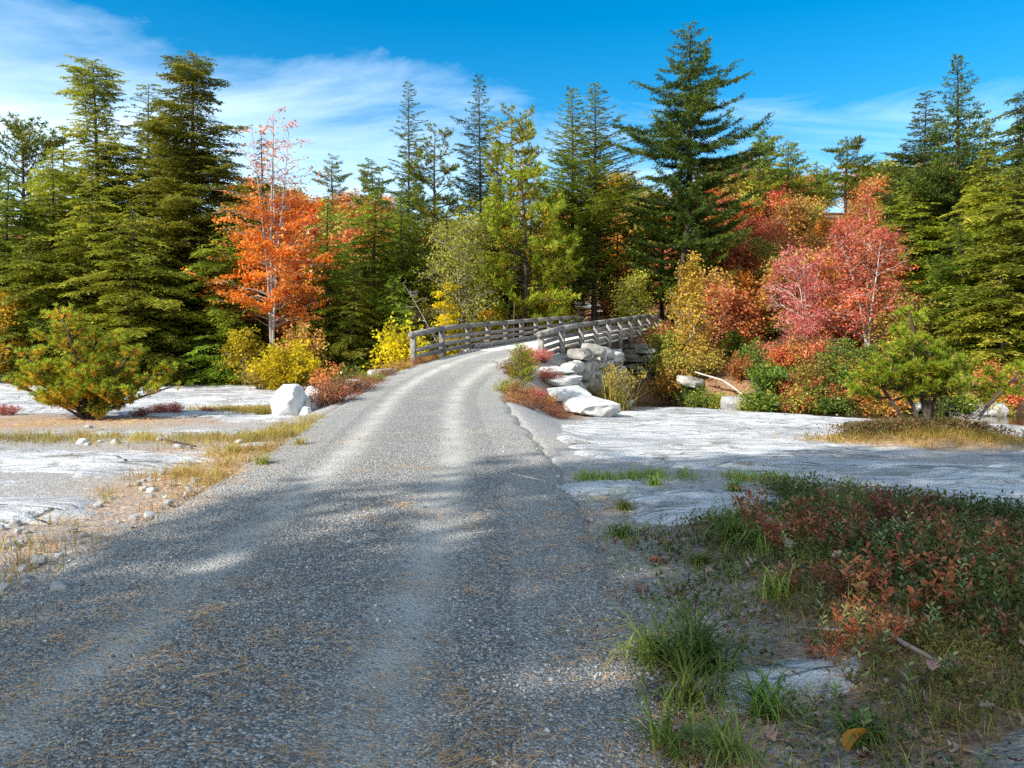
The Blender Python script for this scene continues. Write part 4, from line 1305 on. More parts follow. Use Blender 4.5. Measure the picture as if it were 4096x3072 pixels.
# broad-leaved colour trees
w_, l_ = broad(110, top_h(868, 204, 34.5), 2.0, lin((0, .7), (.3, 1), (.6, .85), (.85, .6), (1, .3)), stems=6, zb=.16, nl=126, leaf_=(.115, .09), per=22, elev=.75, tr=.085, spread=.24, sub=7, sig=.14, layered=False)
plant('maple_tree', [('trunk', w_, 'barkpale'), ('crown', l_, 'redl')], spot(868, 34.5), 'red orange maple with pale trunk on the right bank', 'tree')
w_, l_ = broad(111, top_h(806, 252, 34.2), 1.5, lin((0, .8), (.5, 1), (1, .4)), stems=4, zb=.15, nl=66, leaf_=(.10, .08), per=18, elev=.7, tr=.05, spread=.2, sub=6, sig=.14, layered=False)
plant('maple_tree', [('trunk', w_, 'barkpale'), ('crown', l_, 'pink')], spot(806, 34.2), 'small crimson pink maple left of the red orange maple', 'tree')
w_, l_ = broad(112, top_h(697, 262, 34.6), 1.0, lin((0, .8), (.5, 1), (1, .4)), stems=2, zb=.12, nl=54, leaf_=(.12, .10), per=20, elev=.7, tr=.045, spread=.06, sub=5, sig=.14, layered=False)
plant('birch_tree', [('trunk', w_, 'barkpale'), ('crown', l_, 'birchl')], spot(693, 34.6), 'slender yellow birch in front of the largest spruce trunk', 'tree')
w_, l_ = broad(113, top_h(466, 226, 38.5), 2.1, lin((0, .5), (.4, .9), (.8, 1), (1, .6)), stems=2, zb=.3, nl=70, leaf_=(.11, .08), per=22, elev=.7, tr=.06, spread=.12, sub=6, sig=.16, layered=False)
plant('birch_tree', [('trunk', w_, 'barkgrey'), ('crown', l_, 'olive')], spot(466, 38.5), 'pale yellow leaved small tree behind the left railing', 'tree')
w_, l_ = broad(114, top_h(446, 285, 37.2), .9, lin((0, .8), (1, .5)), stems=2, zb=.4, nl=24, leaf_=(.13, .11), per=22, elev=.5, tr=.03, spread=.12, sub=5, sig=.14)
plant('birch_tree', [('trunk', w_, 'barkgrey'), ('crown', l_, 'yellow')], spot(446, 37.2), 'golden leaved sapling in front of the pale yellow small tree', 'tree')
# yellow bushes and sapling at the left
w_, l_ = bush(120, 1.95, 1.4, 50, (.13, .10), 120, 6, .10, .2, upright=.4, tr=.014)
plant('yellow_shrub', [('stems', w_, 'stem'), ('foliage', l_, 'yellow')], spot(289, 30.5), 'bright yellow rounded shrub behind the white boulders', 'shrub')
w_, l_ = bush(121, 2.9, .9, 40, (.13, .11), 80, 6, .12, .15, upright=.6, tr=.012)
plant('yellow_shrub', [('stems', w_, 'stem'), ('foliage', l_, 'yellow')], spot(402, 28.2), 'upright orange yellow shrub at the near end of the left railing', 'shrub')
w_, l_ = broad(115, 3.6, 1.3, lin((0, .8), (.5, 1), (1, .5)), stems=3, zb=.1, nl=50, leaf_=(.13, .10), per=26, elev=.6, tr=.04, spread=.15, sub=5, sig=.15, layered=False)
plant('birch_tree', [('trunk', w_, 'barkgrey'), ('crown', l_, 'gold')], spot(4, 33.5), 'yellow orange small tree at the extreme left edge behind the small pine', 'tree')
# bare grey trees
for k, (px, d, h, R, ln, lab) in enumerate((
        (462, 36.6, 6.0, 2.0, (-3.0, .3), 'leaning bare grey branches above the left railing'),
        (505, 43.2, 9.6, 1.2, (.9, 0), 'slim bare grey trunk right of the middle hemlocks'),
        (484, 36.0, 3.0, 1.4, (-.8, 0), 'tangle of bare grey twigs just behind the left railing'))):
    w_ = bare_branches(130 + k, h, R, 22, .05, ln, .25, 7, .3)
    plant('bare_tree', [('trunk', w_, 'twig')], spot(px, d), lab, 'tree')

# ---- hillside saplings and shrubs: a few shapes, copied
kinds = {}
for nm, mt, sd in (('rust', 'rust', 140), ('gold', 'gold', 141), ('orange', 'orange', 142), ('redl', 'redl', 143), ('olive', 'olive', 144)):
    w_, l_ = broad(sd, 3.6, 1.55, lin((0, .8), (.5, 1), (1, .4)), stems=4, zb=.1, nl=40, leaf_=(.17, .13), per=20, elev=.65, tr=.035, spread=.2, sub=5, sig=.2, layered=False)
    mb = MB(); mb.merge(w_, 0); mb.merge(l_, 1)
    kinds[nm] = mb.mesh('hillside_sapling', [M['barkgrey'], M[mt]])
zones = (  # colour weights, x range in pixels, depth range, count, where, scale
    (('rust', 'rust', 'gold', 'orange', 'olive'), (240, 395), (50, 84), 75, 'on the yellow hillside at the left', (1.0, 1.9)),
    (('gold', 'olive', 'rust', 'gold'), (420, 640), (54, 84), 50, 'on the hill behind the slender spires', (.9, 1.6)),
    (('rust', 'orange', 'rust', 'redl', 'olive'), (600, 720), (44, 74), 80, 'on the slope beside the road past the bridge', (.55, 1.1)),
    (('rust', 'redl', 'orange', 'rust', 'olive'), (700, 905), (38, 62), 84, 'on the slope below the hill pines', (.6, 1.15)),
    (('gold', 'olive', 'rust'), (700, 1010), (60, 88), 40, 'on the hill crest at the right', (.9, 1.5)),
    (('rust', 'olive', 'gold'), (-40, 240), (44, 70), 40, 'glimpsed through the left hemlocks', (.8, 1.4)))
g_ = rng(150)
CN = {'rust': 'rust brown', 'gold': 'yellow gold', 'orange': 'orange', 'redl': 'red', 'olive': 'yellow green'}
for cols, xr, dr, cnt, where, sc in zones:
    for k in range(cnt):
        d = g_.uniform(*dr); px = g_.uniform(*xr); x = (px - 512) * d / F
        dd, yp = road_uv(np.array([x]), np.array([d]))
        if abs(dd[0]) < road_w(yp[0]) + 1.2: continue
        c = cols[int(g_.integers(len(cols)))]
        o = bpy.data.objects.new('hillside_sapling', kinds[c]); COL.objects.link(o)
        s = g_.uniform(*sc); o.location = (x, d, H1(x, d) - .1); o.scale = (s * g_.uniform(.85, 1.2), s * g_.uniform(.85, 1.2), s); o.rotation_euler = (0, 0, g_.uniform(0, 6.3))
        tag(o, f'{CN[c]} leafy sapling {where}', 'sapling', f'{CN[c]} saplings {where}')
# low hill conifers copied behind everything, closing the forest
w_, l_ = conifer(160, 11, 2.4, lin((0, 1), (.3, 1), (.6, .75), (.85, .36), (1, .04)), zb=.06, nbr=120, card=(.30, .09), spacing=.16, brs=.26)
bt = plant('hemlock_tree', [('trunk', w_, 'bark'), ('crown', l_, 'hemlock')], spot(-20, 50), 'plain green hemlock in the back rows of the left woods', 'tree', 'back row hemlocks of the left woods')
for k, (px, d, s) in enumerate(((38, 52, 1.0), (86, 54, 1.05), (128, 50, 1.0), (176, 53, 1.05), (222, 50, .85), (110, 46, .9), (5, 44, .95), (205, 45, .75), (60, 43, .85))):
    dup(bt, spot(px, d), k * 1.3, s)
for k, (px, d, s) in enumerate(((900, 54, .7), (940, 52, .9), (985, 50, .95), (1020, 47, 1.0), (1060, 44, 1.0), (975, 45, .8))):
    dup(bt, spot(px, d), k * 2.1, s, 'plain green hemlock in the back rows of the right hand woods', 'back row hemlocks of the right woods')
for k, (px, d, s) in enumerate(((425, 54, .62), (470, 52, .6))):
    dup(bt, spot(px, d), k * 1.7, s, 'plain green hemlock in the back rows behind the middle trees', 'back row hemlocks of the middle woods')

# loose gold and rust saplings standing among the conifers
for k, (px, d, kd, s_, lab) in enumerate(((552, 43, 'gold', .95, 'gold leaved sapling left of the brown trunked hemlock'), (612, 47, 'rust', 1.0, 'rust sapling between the bare spire and the largest spruce'), (634, 43, 'olive', .8, 'yellow green sapling beyond the right railing'),
                                          (415, 39.5, 'olive', 1.0, 'yellow green sapling among the middle hemlocks above the left railing'), (346, 39, 'gold', 1.25, 'gold sapling between the young hemlocks right of the orange maple'), (486, 41, 'gold', .9, 'thin gold sapling right of the pale yellow small tree'),
                                          (70, 34.2, 'olive', .8, 'yellow green sapling behind the left small pine'), (246, 34.5, 'gold', .7, 'gold sapling at the left of the orange maple trunk'), (300, 33.8, 'rust', .7, 'rust sapling at the right of the orange maple trunk'), (900, 33.5, 'olive', .9, 'yellow green sapling right of the red orange maple'))):
    o = bpy.data.objects.new('hillside_sapling', kinds[kd]); COL.objects.link(o)
    o.location = spot(px, d); o.scale = (s_, s_, s_); o.rotation_euler = (0, 0, k * 1.3); tag(o, lab, 'sapling')

# ---- shrubs along the far bank
sh = {}
for nm, mt, sd, lf in (('laurel', 'laurel', 170, (.15, .07)), ('rust', 'rust', 171, (.12, .08)), ('olive', 'olive', 172, (.11, .07)), ('redl', 'redl', 173, (.12, .08)), ('cover', 'laurel', 174, (.11, .06))):
    w_, l_ = bush(sd, 1.5, 1.1, 44, lf, 70, 6, .10, .15, upright=.5, tr=.012)
    e = plant('bank_shrub', [('stems', w_, 'stem'), ('foliage', l_, mt)], (0, -30 - sd * .1, -4), 'x', 'shrub', None)
    sh[nm] = e
first = set()
def put_shrub(kind, px, d, s, label, group=None):
    e = sh[kind]; l = spot(px, d, -.05); s3 = (s * g_.uniform(.9, 1.15), s * g_.uniform(.9, 1.15), s * g_.uniform(.85, 1.1))
    if kind not in first:
        first.add(kind); e.location = l; e.scale = s3; e['label'] = label
        if group: e['group'] = group
        return e
    c = dup(e, l, g_.uniform(0, 6.3), s3, label)
    if group: c['group'] = group
    elif 'group' in c: del c['group']
    return c


put_shrub('rust', 800, 33.6, 1.15, 'coral pink shrub by the water left of the small right pine')
put_shrub('rust', 783, 33.8, .8, 'rust shrub below the crimson pink maple')
put_shrub('redl', 820, 33.0, 1.0, 'red orange shrub at the foot of the red orange maple')
put_shrub('redl', 770, 34.2, .85, 'orange red shrub among laurels on the far bank')
put_shrub('olive', 672, 36.0, 1.2, 'yellow green shrub beside the far abutment')
for k, (px, d, s_, kd, lab) in enumerate(((703, 32.0, .75, 'laurel', 'green laurel overhanging the water left of the bare pale branch'), (722, 31.6, .6, 'olive', 'yellow green shrub right under the bare pale branch'), (690, 33.0, .7, 'cover', 'dark laurel behind the flat ledge stone by the water'), (668, 35.0, .9, 'olive', 'tawny shrub in front of the right end of the far abutment'), (676, 34.2, .8, 'cover', 'dark shrub at the water edge right of the far abutment'), (662, 37.5, .8, 'rust', 'rust shrub at the far end of the right railing'), (640, 35.8, .45, 'cover', 'dark fern like shrub growing under the bridge'))):
    put_shrub(kd, px, d, s_, lab)
put_shrub('olive', 905, 32.6, 1.0, 'olive shrub behind the small right pine')
for k in range(64):
    px = g_.uniform(668, 1030); d = float(stream_far((px - 512) * 33 / F)) + (g_.uniform(-.35, .5) if k < 30 else g_.uniform(.5, 4.0))
    kd = ('laurel', 'laurel', 'cover', 'olive', 'rust')[int(g_.integers(5))]
    nmz = {'laurel': 'glossy green laurel', 'cover': 'dark green laurel', 'olive': 'yellow green shrub', 'rust': 'rust coloured shrub'}[kd]
    put_shrub(kd, px, d, g_.uniform(.5, 1.05), f'{nmz} in the thicket along the right stream bank', f'{nmz}s along the right stream bank')
for k in range(52):
    px = g_.uniform(-10, 440); x0 = (px - 512) * 38 / F; d = float(stream_far(x0)) + g_.uniform(-.1, 4.0)
    kd = ('laurel', 'laurel', 'cover', 'cover', 'olive')[int(g_.integers(5))]
    nmz = {'laurel': 'glossy green laurel', 'cover': 'dark green laurel', 'olive': 'yellow green shrub', 'rust': 'rust coloured shrub'}[kd]
    put_shrub(kd, px, d, g_.uniform(.5, 1.0), f'{nmz} in the shade under the left trees', f'{nmz}s under the left trees')
put_shrub('olive', 266, 31.0, .95, 'yellowish shrub left of the bright yellow shrub')
put_shrub('rust', 335, 27.5, .75, 'rust shrub right of the bright yellow shrub')
put_shrub('laurel', 352, 27.2, .75, 'green laurel between the yellow shrub and the left railing')
put_shrub('redl', 372, 27.0, .6, 'dark red shrub behind the pale humped rock')

# bare branch hanging into the stream at the right
b_ = MB()
pts = np.array([at(695, 372, 32.6), at(708, 376, 32.2), at(722, 380, 31.8), at(734, 388, 31.4), at(746, 397, 31.0), at(753, 402, 30.8)])
tube(b_, pts, [.03, .038, .04, .035, .028, .015], 6)
tag(b_.build('fallen_branch', M['barkpale']), 'pale bare branch dipping to the water below the yellow birch', 'branch')
# ------------------------------------------------------------------ tall pines behind the camera whose shade falls across the road
w_, l_ = pine(200, 17, 3.0, lin((0, .5), (.3, .9), (.6, 1), (.85, .75), (1, .3)), zb=.62, nl=36, tuft=(14, .34, .07), sp=.46, tr=.2, up=.2)
OFF = np.array([.82, .572]) / np.linalg.norm([.82, .572]) / math.tan(ELEV)
targets = [(.2, 6.6, 1.0), (-.6, 3.6, .95), (3.6, 8.3, 1.0), (6.6, 8.9, 1.0), (3.5, 5.3, .95), (6.6, 5.2, 1.05), (-3.0, 1.6, .9), (10.3, 7.4, 1.05), (-1.1, .8, .9), (6.4, 2.2, .95), (14, 8.5, 1.1), (10.5, 3.4, 1.0)]
tall = None
for k, (gx, gy, s) in enumerate(targets):
    zc = 13.4 * s
    x, y = gx - OFF[0] * zc, gy - OFF[1] * zc
    l = (x, y, H1(x, y) - .1)
    lab = 'tall pine outside the left edge whose shade falls across the road'
    if tall is None:
        tall = plant('pine_tree', [('trunk', w_, 'bark'), ('crown', l_, 'pine')], l, lab, 'tree', 'tall pines shading the foreground', 0, s)
    else:
        dup(tall, l, k * 1.9, s)

# ------------------------------------------------------------------ the two small pines on the rock
w_, l_ = pine(210, 2.4, .62, lin((0, 1.0), (.3, 1.1), (.6, .9), (.85, .6), (1, .35)), zb=.16, nl=20, tuft=(46, .105, .017), sp=.13, tr=.05, up=.3, wob=.07, old=.85, orange=.4,
              stems=[(0, 0, -.72, 0, 2.5), (.05, .1, -.1, .3, 1.9), (.12, .05, .95, .1, 1.6), (-.1, .1, -1.7, .1, 1.6), (.05, -.1, .4, -.35, 1.3), (-.05, -.05, -1.15, -.3, 1.25), (.1, .1, 1.6, .2, 1.2),
                     (.1, -.1, 2.0, -.1, .8), (-.1, 0, -2.1, .1, .95), (0, -.1, -.35, -.65, .75), (.1, -.1, 1.1, -.5, .75)], lim=.15, upt=.7)
plant('small_pine', [('trunk', w_, 'bark'), ('crown', l_, 'pineg')], spot(88, 16.6, -.03), 'bushy low pitch pine on the rock at the left, orange old needles', 'pine')
w_, l_ = pine(211, 2.0, .62, lin((0, .7), (.3, 1.1), (.55, .95), (.8, .5), (1, .2)), zb=.42, nl=15, tuft=(46, .10, .014), sp=.12, tr=.042, up=.2, wob=.06, old=.3, orange=.3,
              stems=[(0, 0, -.38, 0, 2.05), (-.28, .1, -.8, .1, 1.15), (.75, -.05, .85, .1, 1.1), (.1, .1, .45, .3, 1.35), (0, 0, -.05, -.25, 1.35), (-.1, .05, -.45, .2, 1.3)], lim=.2, upt=.6)
plant('small_pine', [('trunk', w_, 'bark'), ('crown', l_, 'pineg')], spot(928, 12.8, -.03), 'small open pitch pine with three stems on a litter island at the right', 'pine')
w_ = bare_branches(212, .5, .5, 12, .012, (.2, 0), .3, 4)
plant('dead_twigs', [('twigs', w_, 'twig')], spot(965, 12.7), 'dead grey twigs at the right foot of the small right pine', 'twigs')

# ------------------------------------------------------------------ roadside shrubs
bs = {}
for nm, mt, sd, H_, R_, lf, per in (('red', 'berry', 220, .55, .5, (.045, .022), 24), ('brown', 'rust', 221, .45, .55, (.04, .018), 12), ('pink', 'pink', 222, .6, .5, (.045, .024), 28), ('olive', 'olive', 223, .45, .5, (.05, .02), 28)):
    w_, l_ = bush(sd, H_, R_, 90, lf, per, 4, .03, .25, upright=.75, tr=.006)
    bs[nm] = plant('blueberry_shrub', [('stems', w_, 'stem'), ('foliage', l_, mt)], (0, -40, -5), 'x', 'shrub')
used_ = set()
def put_b(kind, px, py, d, s, label, group=None, ground=True):
    x = (px - 512) * d / F
    l = (x, d, H1(x, d) - .03)
    s3 = (s * 1.1, s * 1.1, s) if not isinstance(s, tuple) else s
    if kind not in used_:
        used_.add(kind); e = bs[kind]; e.location = l; e.scale = s3; e['label'] = label
        if group: e['group'] = group
        return e
    c = dup(bs[kind], l, g_.uniform(0, 6.3), s3, label)
    if group: c['group'] = group
    elif 'group' in c: del c['group']
    return c


# right of the road, up to the bridge
put_b('pink', 528, 352, 24.2, 1.05, 'crimson pink blueberry shrub under the near end of the right railing')
put_b('pink', 541, 358, 24.6, .8, 'pink red blueberry shrub left of the white slab steps')
put_b('red', 517, 370, 22.2, 1.1, 'orange red shrub left of the spruce sapling beside the road')
put_b('red', 548, 368, 23.0, .9, 'red brown shrub between the spruce sapling and the white slab steps')
put_b('olive', 508, 392, 19.6, .75, 'yellow green low shrub on the road edge below the spruce sapling')
put_b('olive', 530, 390, 20.2, .6, 'olive shrub at the foot of the spruce sapling')
put_b('red', 518, 402, 18.6, .85, 'red shrub nearest the road below the spruce sapling')
put_b('pink', 533, 400, 19.4, .7, 'crimson shrub left of the lowest long slab')
put_b('brown', 528, 414, 17.6, .8, 'brown twiggy shrub at the road edge in front of the lowest slab')
put_b('brown', 548, 410, 18.6, .8, 'brown twiggy shrub touching the lowest long slab')
put_b('brown', 560, 416, 18.4, .6, 'small twiggy shrub right before the lowest long slab')
put_b('brown', 545, 396, 20.4, .8, 'dry brown shrub between red shrubs and the slab steps')
put_b('brown', 512, 410, 17.9, .6, 'dry shrub on the right road edge before the curve')
put_b('brown', 566, 352, 26.8, .7, 'dry brush on top of the stone wall below the railing')
put_b('red', 590, 352, 28.4, .6, 'red sprigs on top of the stone wall')
put_b('brown', 603, 356, 29.2, .7, 'brown brush hanging at the far end of the stone wall')
# left of the road
for k, (kind, px, d, s, lab) in enumerate((
        ('red', 325, 17.6, 1.15, 'red blueberry shrub right beside the large white boulder'), ('brown', 338, 17.9, 1.0, 'brown red shrub at the left road edge past the boulder'),
        ('red', 347, 19.5, 1.0, 'red shrub in the left roadside row, third from the boulder'), ('brown', 362, 20.0, 1.0, 'brown shrub below the low white rock on the left'),
        ('olive', 372, 21.6, .8, 'olive tinted shrub in front of the pale humped rock'), ('brown', 386, 23.0, .9, 'dry shrub on the left bank short of the railing'),
        ('brown', 402, 24.4, .9, 'dry red brown shrub at the foot of the first left post'), ('red', 418, 25.4, .6, 'low red shrub under the first left railing span'),
        ('brown', 432, 26.4, .6, 'dry weeds under the left railing by the second post'), ('red', 330, 20.4, 1.1, 'pink red shrub behind the smaller white boulder'),
        ('olive', 343, 22.0, 1.0, 'yellowish shrub left of the low white rock'), ('pink', 318, 21.0, .9, 'pink sprigs above the smaller white boulder'),
        ('pink', 172, 18.0, .55, 'crimson low shrub right of the left small pine'), ('pink', 157, 17.8, .5, 'crimson low shrub under the right boughs of the left small pine'),
        ('pink', 207, 18.4, .3, 'tiny crimson tuft on the rock between the small pine and boulder'), ('red', 140, 17.4, .45, 'dull red shrub at the right foot of the left small pine'),
        ('olive', 262, 18.0, .45, 'yellow green seedling left of the large white boulder'), ('pink', 8, 17.0, .5, 'crimson shrub at the left edge behind the small pine'))):
    put_b(kind, px, 0, d, s, lab)
# spruce sapling
w_, l_ = conifer(230, 1.15, .6, lin((0, .9), (.3, 1), (.7, .6), (1, .08)), zb=.03, nbr=60, droop=-.1, up=.35, card=(.055, .014), spacing=.022, brs=.06, frac=.35, bushy=True, tr=.02, maxb=.25, wob=.01)
plant('spruce_sapling', [('trunk', w_, 'stem'), ('crown', l_, 'pineg')], spot(521, 20.9, -.02), 'little green spruce sapling among red shrubs at the right road edge', 'sapling')
# tan reeds in front of the wall
g_ = rng(240)
r_ = MB(); pts = np.stack([g_.normal(3.3, .3, 22), g_.normal(25.6, .5, 22), np.zeros(22)], -1); pts[:, 2] = height(pts[:, 0], pts[:, 1]) - .03
blades(r_, pts, g_, 14, 1.35, .03, .12, .7, (.1, .8))
lp = []
for k in range(16):
    p0 = pts[k]; top_ = p0 + [g_.normal(0, .4), g_.normal(0, .3), g_.uniform(.7, 1.5)]
    tube(r_, [p0, (p0 + top_) / 2 + [0, 0, .1], top_], [.01, .008, .005], 4, .3)
    lp.append(top_ + g_.normal(0, .09, (40, 3)))
lp = np.concatenate(lp); cards(r_, lp, g_.normal(size=lp.shape), g_.normal(size=lp.shape), .10, .05, g_.uniform(.2, .7, len(lp)))
tag(r_.build('dry_reeds', M['dry']), 'tall tan dry weeds growing against the stone wall face', 'weeds')

# ------------------------------------------------------------------ grass
def in_view(x, y): return np.abs(x) < y * .72 + .5


g_ = rng(250)
# dry and green grass on the left verge and between the rock patches
X = g_.uniform(-9, -2.2, 16000); Y = g_.uniform(4.0, 15, 16000)
d_, yp = road_uv(X, Y); e = -d_ - road_w(yp)
den = np.exp(-((e - .35) / .5) ** 2) * smooth(6.5, 9, Y) * 1.0 + .8 * np.exp(-(((X + 4.6) / 2.0) ** 2 + ((Y - 12.4) / .9) ** 2)) + .55 * np.exp(-(((X + 7.6) / 2.2) ** 2 + ((Y - 12.4) / .7) ** 2)) + .7 * np.exp(-(((X + 3.6) / .45) ** 2 + ((Y - 5.2) / .8) ** 2)) + .35 * np.exp(-(((X + 5.6) / 1.2) ** 2 + ((Y - 17.2) / .5) ** 2))
den = den * (.35 + 1.2 * np.clip(fbm(X * 1.4, Y * 1.4, 260, 3) + .25, 0, 1))
den = np.where(rock_left(X, Y) > .03, den * .04, den) * (e > -.05)
k = g_.random(len(X)) < den * .8
P = np.stack([X[k], Y[k], height(X[k], Y[k])], -1)
gr_ = MB(); green = g_.random(len(P)) < .35 + .3 * (P[:, 1] > 11.2)
blades(gr_, P[~green], g_, 9, .17, .006, .05, 1.1, (0, .7)); blades(gr_, P[green], g_, 9, .18, .006, .05, .9, (.55, 1))
X = g_.uniform(-9, -4, 9000); Y = g_.uniform(16, 20, 9000)
k = (np.exp(-(((X + 6.4) / 1.1) ** 2 + ((Y - 19.0) / .55) ** 2)) > g_.random(9000) * 1.2)
P = np.stack([X[k], Y[k], height(X[k], Y[k])], -1); blades(gr_, P, g_, 6, .2, .012, .08, .9, (.3, 1))
tag(gr_.build('grass', M['dry']), 'straw coloured and yellowing grass along the left verge and rock patches', 'grass', kind='stuff')
# strip between the right slabs, road margin and the sunny clump bottom
X = g_.uniform(.3, 8.5, 16000); Y = g_.uniform(2.4, 14, 16000)
d_, yp = road_uv(X, Y); e = d_ - road_w(yp)
strip = np.exp(-((Y - (8.42 - .12 * (X - 1.6))) / .16) ** 2) * (X > .8) * (X < 3.1)
marg = np.exp(-((e - .32) / .3) ** 2) * (Y < 8) * .5
isl = .12 * np.exp(-(((X - 6.9) / 1.6) ** 2 + ((Y - 12.5) / .95) ** 2) * 1.2)
veg = smooth(.45, 1.0, e) * (Y < 7.2 - .1 * X) * .5
den = (strip * .9 + marg + isl + veg) * (.3 + 1.2 * np.clip(fbm(X * 1.7, Y * 1.7, 261, 3) + .3, 0, 1))
den = np.where(rock_right(X, Y) > .04, den * .05, den) * (e > 0)
k = g_.random(len(X)) < den * .75
P = np.stack([X[k], Y[k], height(X[k], Y[k])], -1)
gr_ = MB(); c_ = g_.random(len(P))
a = c_ < .45; blades(gr_, P[a], g_, 7, .13, .004, .04, 1.0, (.2, .8)); blades(gr_, P[~a], g_, 7, .12, .004, .04, 1.1, (.75, 1))
n_ = 260; X = g_.uniform(.75, 3.0, n_); X = X[fbm(X * 2.2, X * 0 + 3.3, 12, 3) > -.16]; n_ = len(X); Y = 8.42 - .12 * (X - 1.6) + g_.normal(0, .10, n_)
P = np.stack([X, Y, height(X, Y)], -1); blades(gr_, P, g_, 9, .15, .006, .05, 1.2, (.3, 1.0))
tag(gr_.build('grass', M['grass']), 'thin green and yellow grass on the right verge, slab joints and pine island', 'grass', kind='stuff')
n_ = 700; X = g_.normal(6.9, .85, n_); Y = g_.normal(12.6, .42, n_); P = np.stack([X, Y, height(X, Y)], -1)
di = MB(); blades(di, P, g_, 8, .17, .008, .07, 1.1, (0, .55)); tag(di.build('dead_grass', M['dry']), 'brown dead grass on the litter island under the small right pine', 'dead grass', kind='stuff')
n_ = 260; X = np.concatenate([g_.normal(6.2, .35, n_), g_.normal(7.5, .5, n_)]); Y = g_.normal(12.9, .25, 2 * n_); P = np.stack([X, Y, height(X, Y)], -1)
idx = np.repeat(np.arange(len(P)), 26); pos = P[idx] + np.stack([g_.normal(0, .06, len(idx)), g_.normal(0, .06, len(idx)), g_.uniform(0, .22, len(idx))], -1)
di = MB(); cards(di, pos, g_.normal(size=pos.shape) + ZUP * .6, g_.normal(size=pos.shape) + ZUP, .05, .02, g_.uniform(.3, 1, len(idx)))
tag(di.build('ground_cover', M['cover']), 'low dark brush on the litter island under the small right pine', 'ground cover', kind='stuff')
# distinct tufts
def tuft_at(px, py, s, n, label, mt='grass', rr=(.1, .85), w=.011, bend=2.1):
    d = (EYE - .06) * F / (py - HZ); x = (px - 512) * d / F
    mb = MB(); blades(mb, np.zeros((1, 3)), g_, int(n * .7), s * 1.25, w, s * .15, bend, rr)
    o = mb.build('grass_tuft', M[mt], loc=(x, d, H1(x, d) - .01))
    tag(o, label, 'grass tuft')


for a in ((693, 655, .42, 260, 'largest arching green grass tuft beside the road at the lower right'),
          (655, 648, .33, 150, 'dark grass tuft at the left side of the largest grass tuft'),
          (690, 690, .34, 120, 'light green grass tuft just below the largest tuft'),
          (672, 735, .26, 110, 'pale grass tuft near the sunny needles at the bottom'),
          (728, 742, .24, 130, 'yellow green grass tuft at the bottom right of the road', 'grass', (.5, 1)),
          (622, 527, .20, 150, 'dark green grass tuft beside the lower rock slab'),
          (625, 502, .17, 120, 'yellow green grass tuft left of the lower rock slab', 'grass', (.5, .95)),
          (735, 548, .36, 200, 'dark wiry grass tuft in front of the lower rock slab'),
          (766, 565, .34, 130, 'bright arching grass tuft left of the red leaved shrubs'),
          (795, 560, .28, 150, 'dull grey green tuft under the red leaved shrubs'),
          (734, 488, .20, 130, 'small green tuft at the right end of the grass strip'),
          (655, 481, .16, 120, 'green tuft at the left end of the grass strip'),
          (585, 479, .14, 100, 'low green tuft nearest the road on the grass strip'),
          (779, 605, .24, 120, 'low olive tuft in the middle of the right foreground'),
          (765, 700, .24, 110, 'dark olive tuft right of the sunken pale stone'),
          (860, 735, .2, 110, 'grey green tuft near the golden leaf'),
          (700, 560, .16, 120, 'dark low tuft between the sandy hollow and the slab')):
    tuft_at(*a)
# left green tufts in the verge
for a in ((262, 460, .26, 130, 'yellow green tuft on the left verge nearest the road', 'dry', (.6, 1), .012), (232, 447, .22, 110, 'green tuft in the left grass strip', 'dry', (.75, 1), .012), (300, 441, .24, 120, 'bright tuft on the left road edge', 'dry', (.6, 1), .012)):
    tuft_at(*a)

# ------------------------------------------------------------------ right foreground cover
g_ = rng(300)
X = g_.uniform(.7, 6.4, 15000); Y = g_.uniform(2.3, 8.6, 15000)
d_, yp = road_uv(X, Y); e = d_ - road_w(yp)
lim = np.interp(X, [1.0, 1.8, 2.6, 3.4, 4.5, 6.5], [6.1, 6.3, 7.9, 6.9, 5.8, 4.6])
clump = np.clip(fbm(X * 1.3, Y * 1.3, 310, 3) + .5, 0, 1)
right_ = smooth(1.5, 2.3, X)
den = smooth(.15, .9, e) * (Y < lim) * (.15 + .9 * clump) * (.45 + .55 * right_)
den = np.where(rock_right(X, Y) > -.03, 0, den)
k = (g_.random(len(X)) < den) & in_view(X, Y)
P = np.stack([X[k], Y[k], height(X[k], Y[k])], -1); rt = right_[k]
cv = MB(); n = 24
idx = np.repeat(np.arange(len(P)), n); ht = g_.uniform(.03, .12, len(P)) + .14 * rt * g_.random(len(P))
pos = P[idx] + np.stack([g_.normal(0, .06, len(idx)), g_.normal(0, .06, len(idx)), g_.uniform(0, 1, len(idx)) ** .8 * ht[idx]], -1)
tone = np.clip(.5 + .9 * fbm(P[:, 0] * 2.2, P[:, 1] * 2.2, 333, 3), 0, 1)[idx]
big_ = g_.uniform(.7, 1.5, len(P))[idx]
cards(cv, pos, g_.normal(size=pos.shape) + ZUP * .5, g_.normal(0, .7, pos.shape) + ZUP, .030 * big_ * g_.uniform(.7, 1.3, len(idx)), .013 * big_ * g_.uniform(.7, 1.3, len(idx)), np.clip(tone * .65 + .35 * g_.random(len(idx)), 0, 1))
tag(cv.build('ground_cover', M['cover']), 'dark tangle of low plants covering the right foreground', 'ground cover', kind='stuff')
dg = MB(); st_ = P[g_.random(len(P)) < .55]
blades(dg, st_, g_, 4, .22, .0035, .05, 1.5, (0, .7))
lowp = P[(P[:, 1] < 3.6) & (g_.random(len(P)) < .9)]
blades(dg, lowp, g_, 6, .16, .004, .06, 1.7, (.1, .8))
tag(dg.build('dead_grass', M['dry']), 'bleached dead grass stems threaded through the right foreground', 'dead grass', kind='stuff')
gg = MB(); st_ = P[g_.random(len(P)) < .13]
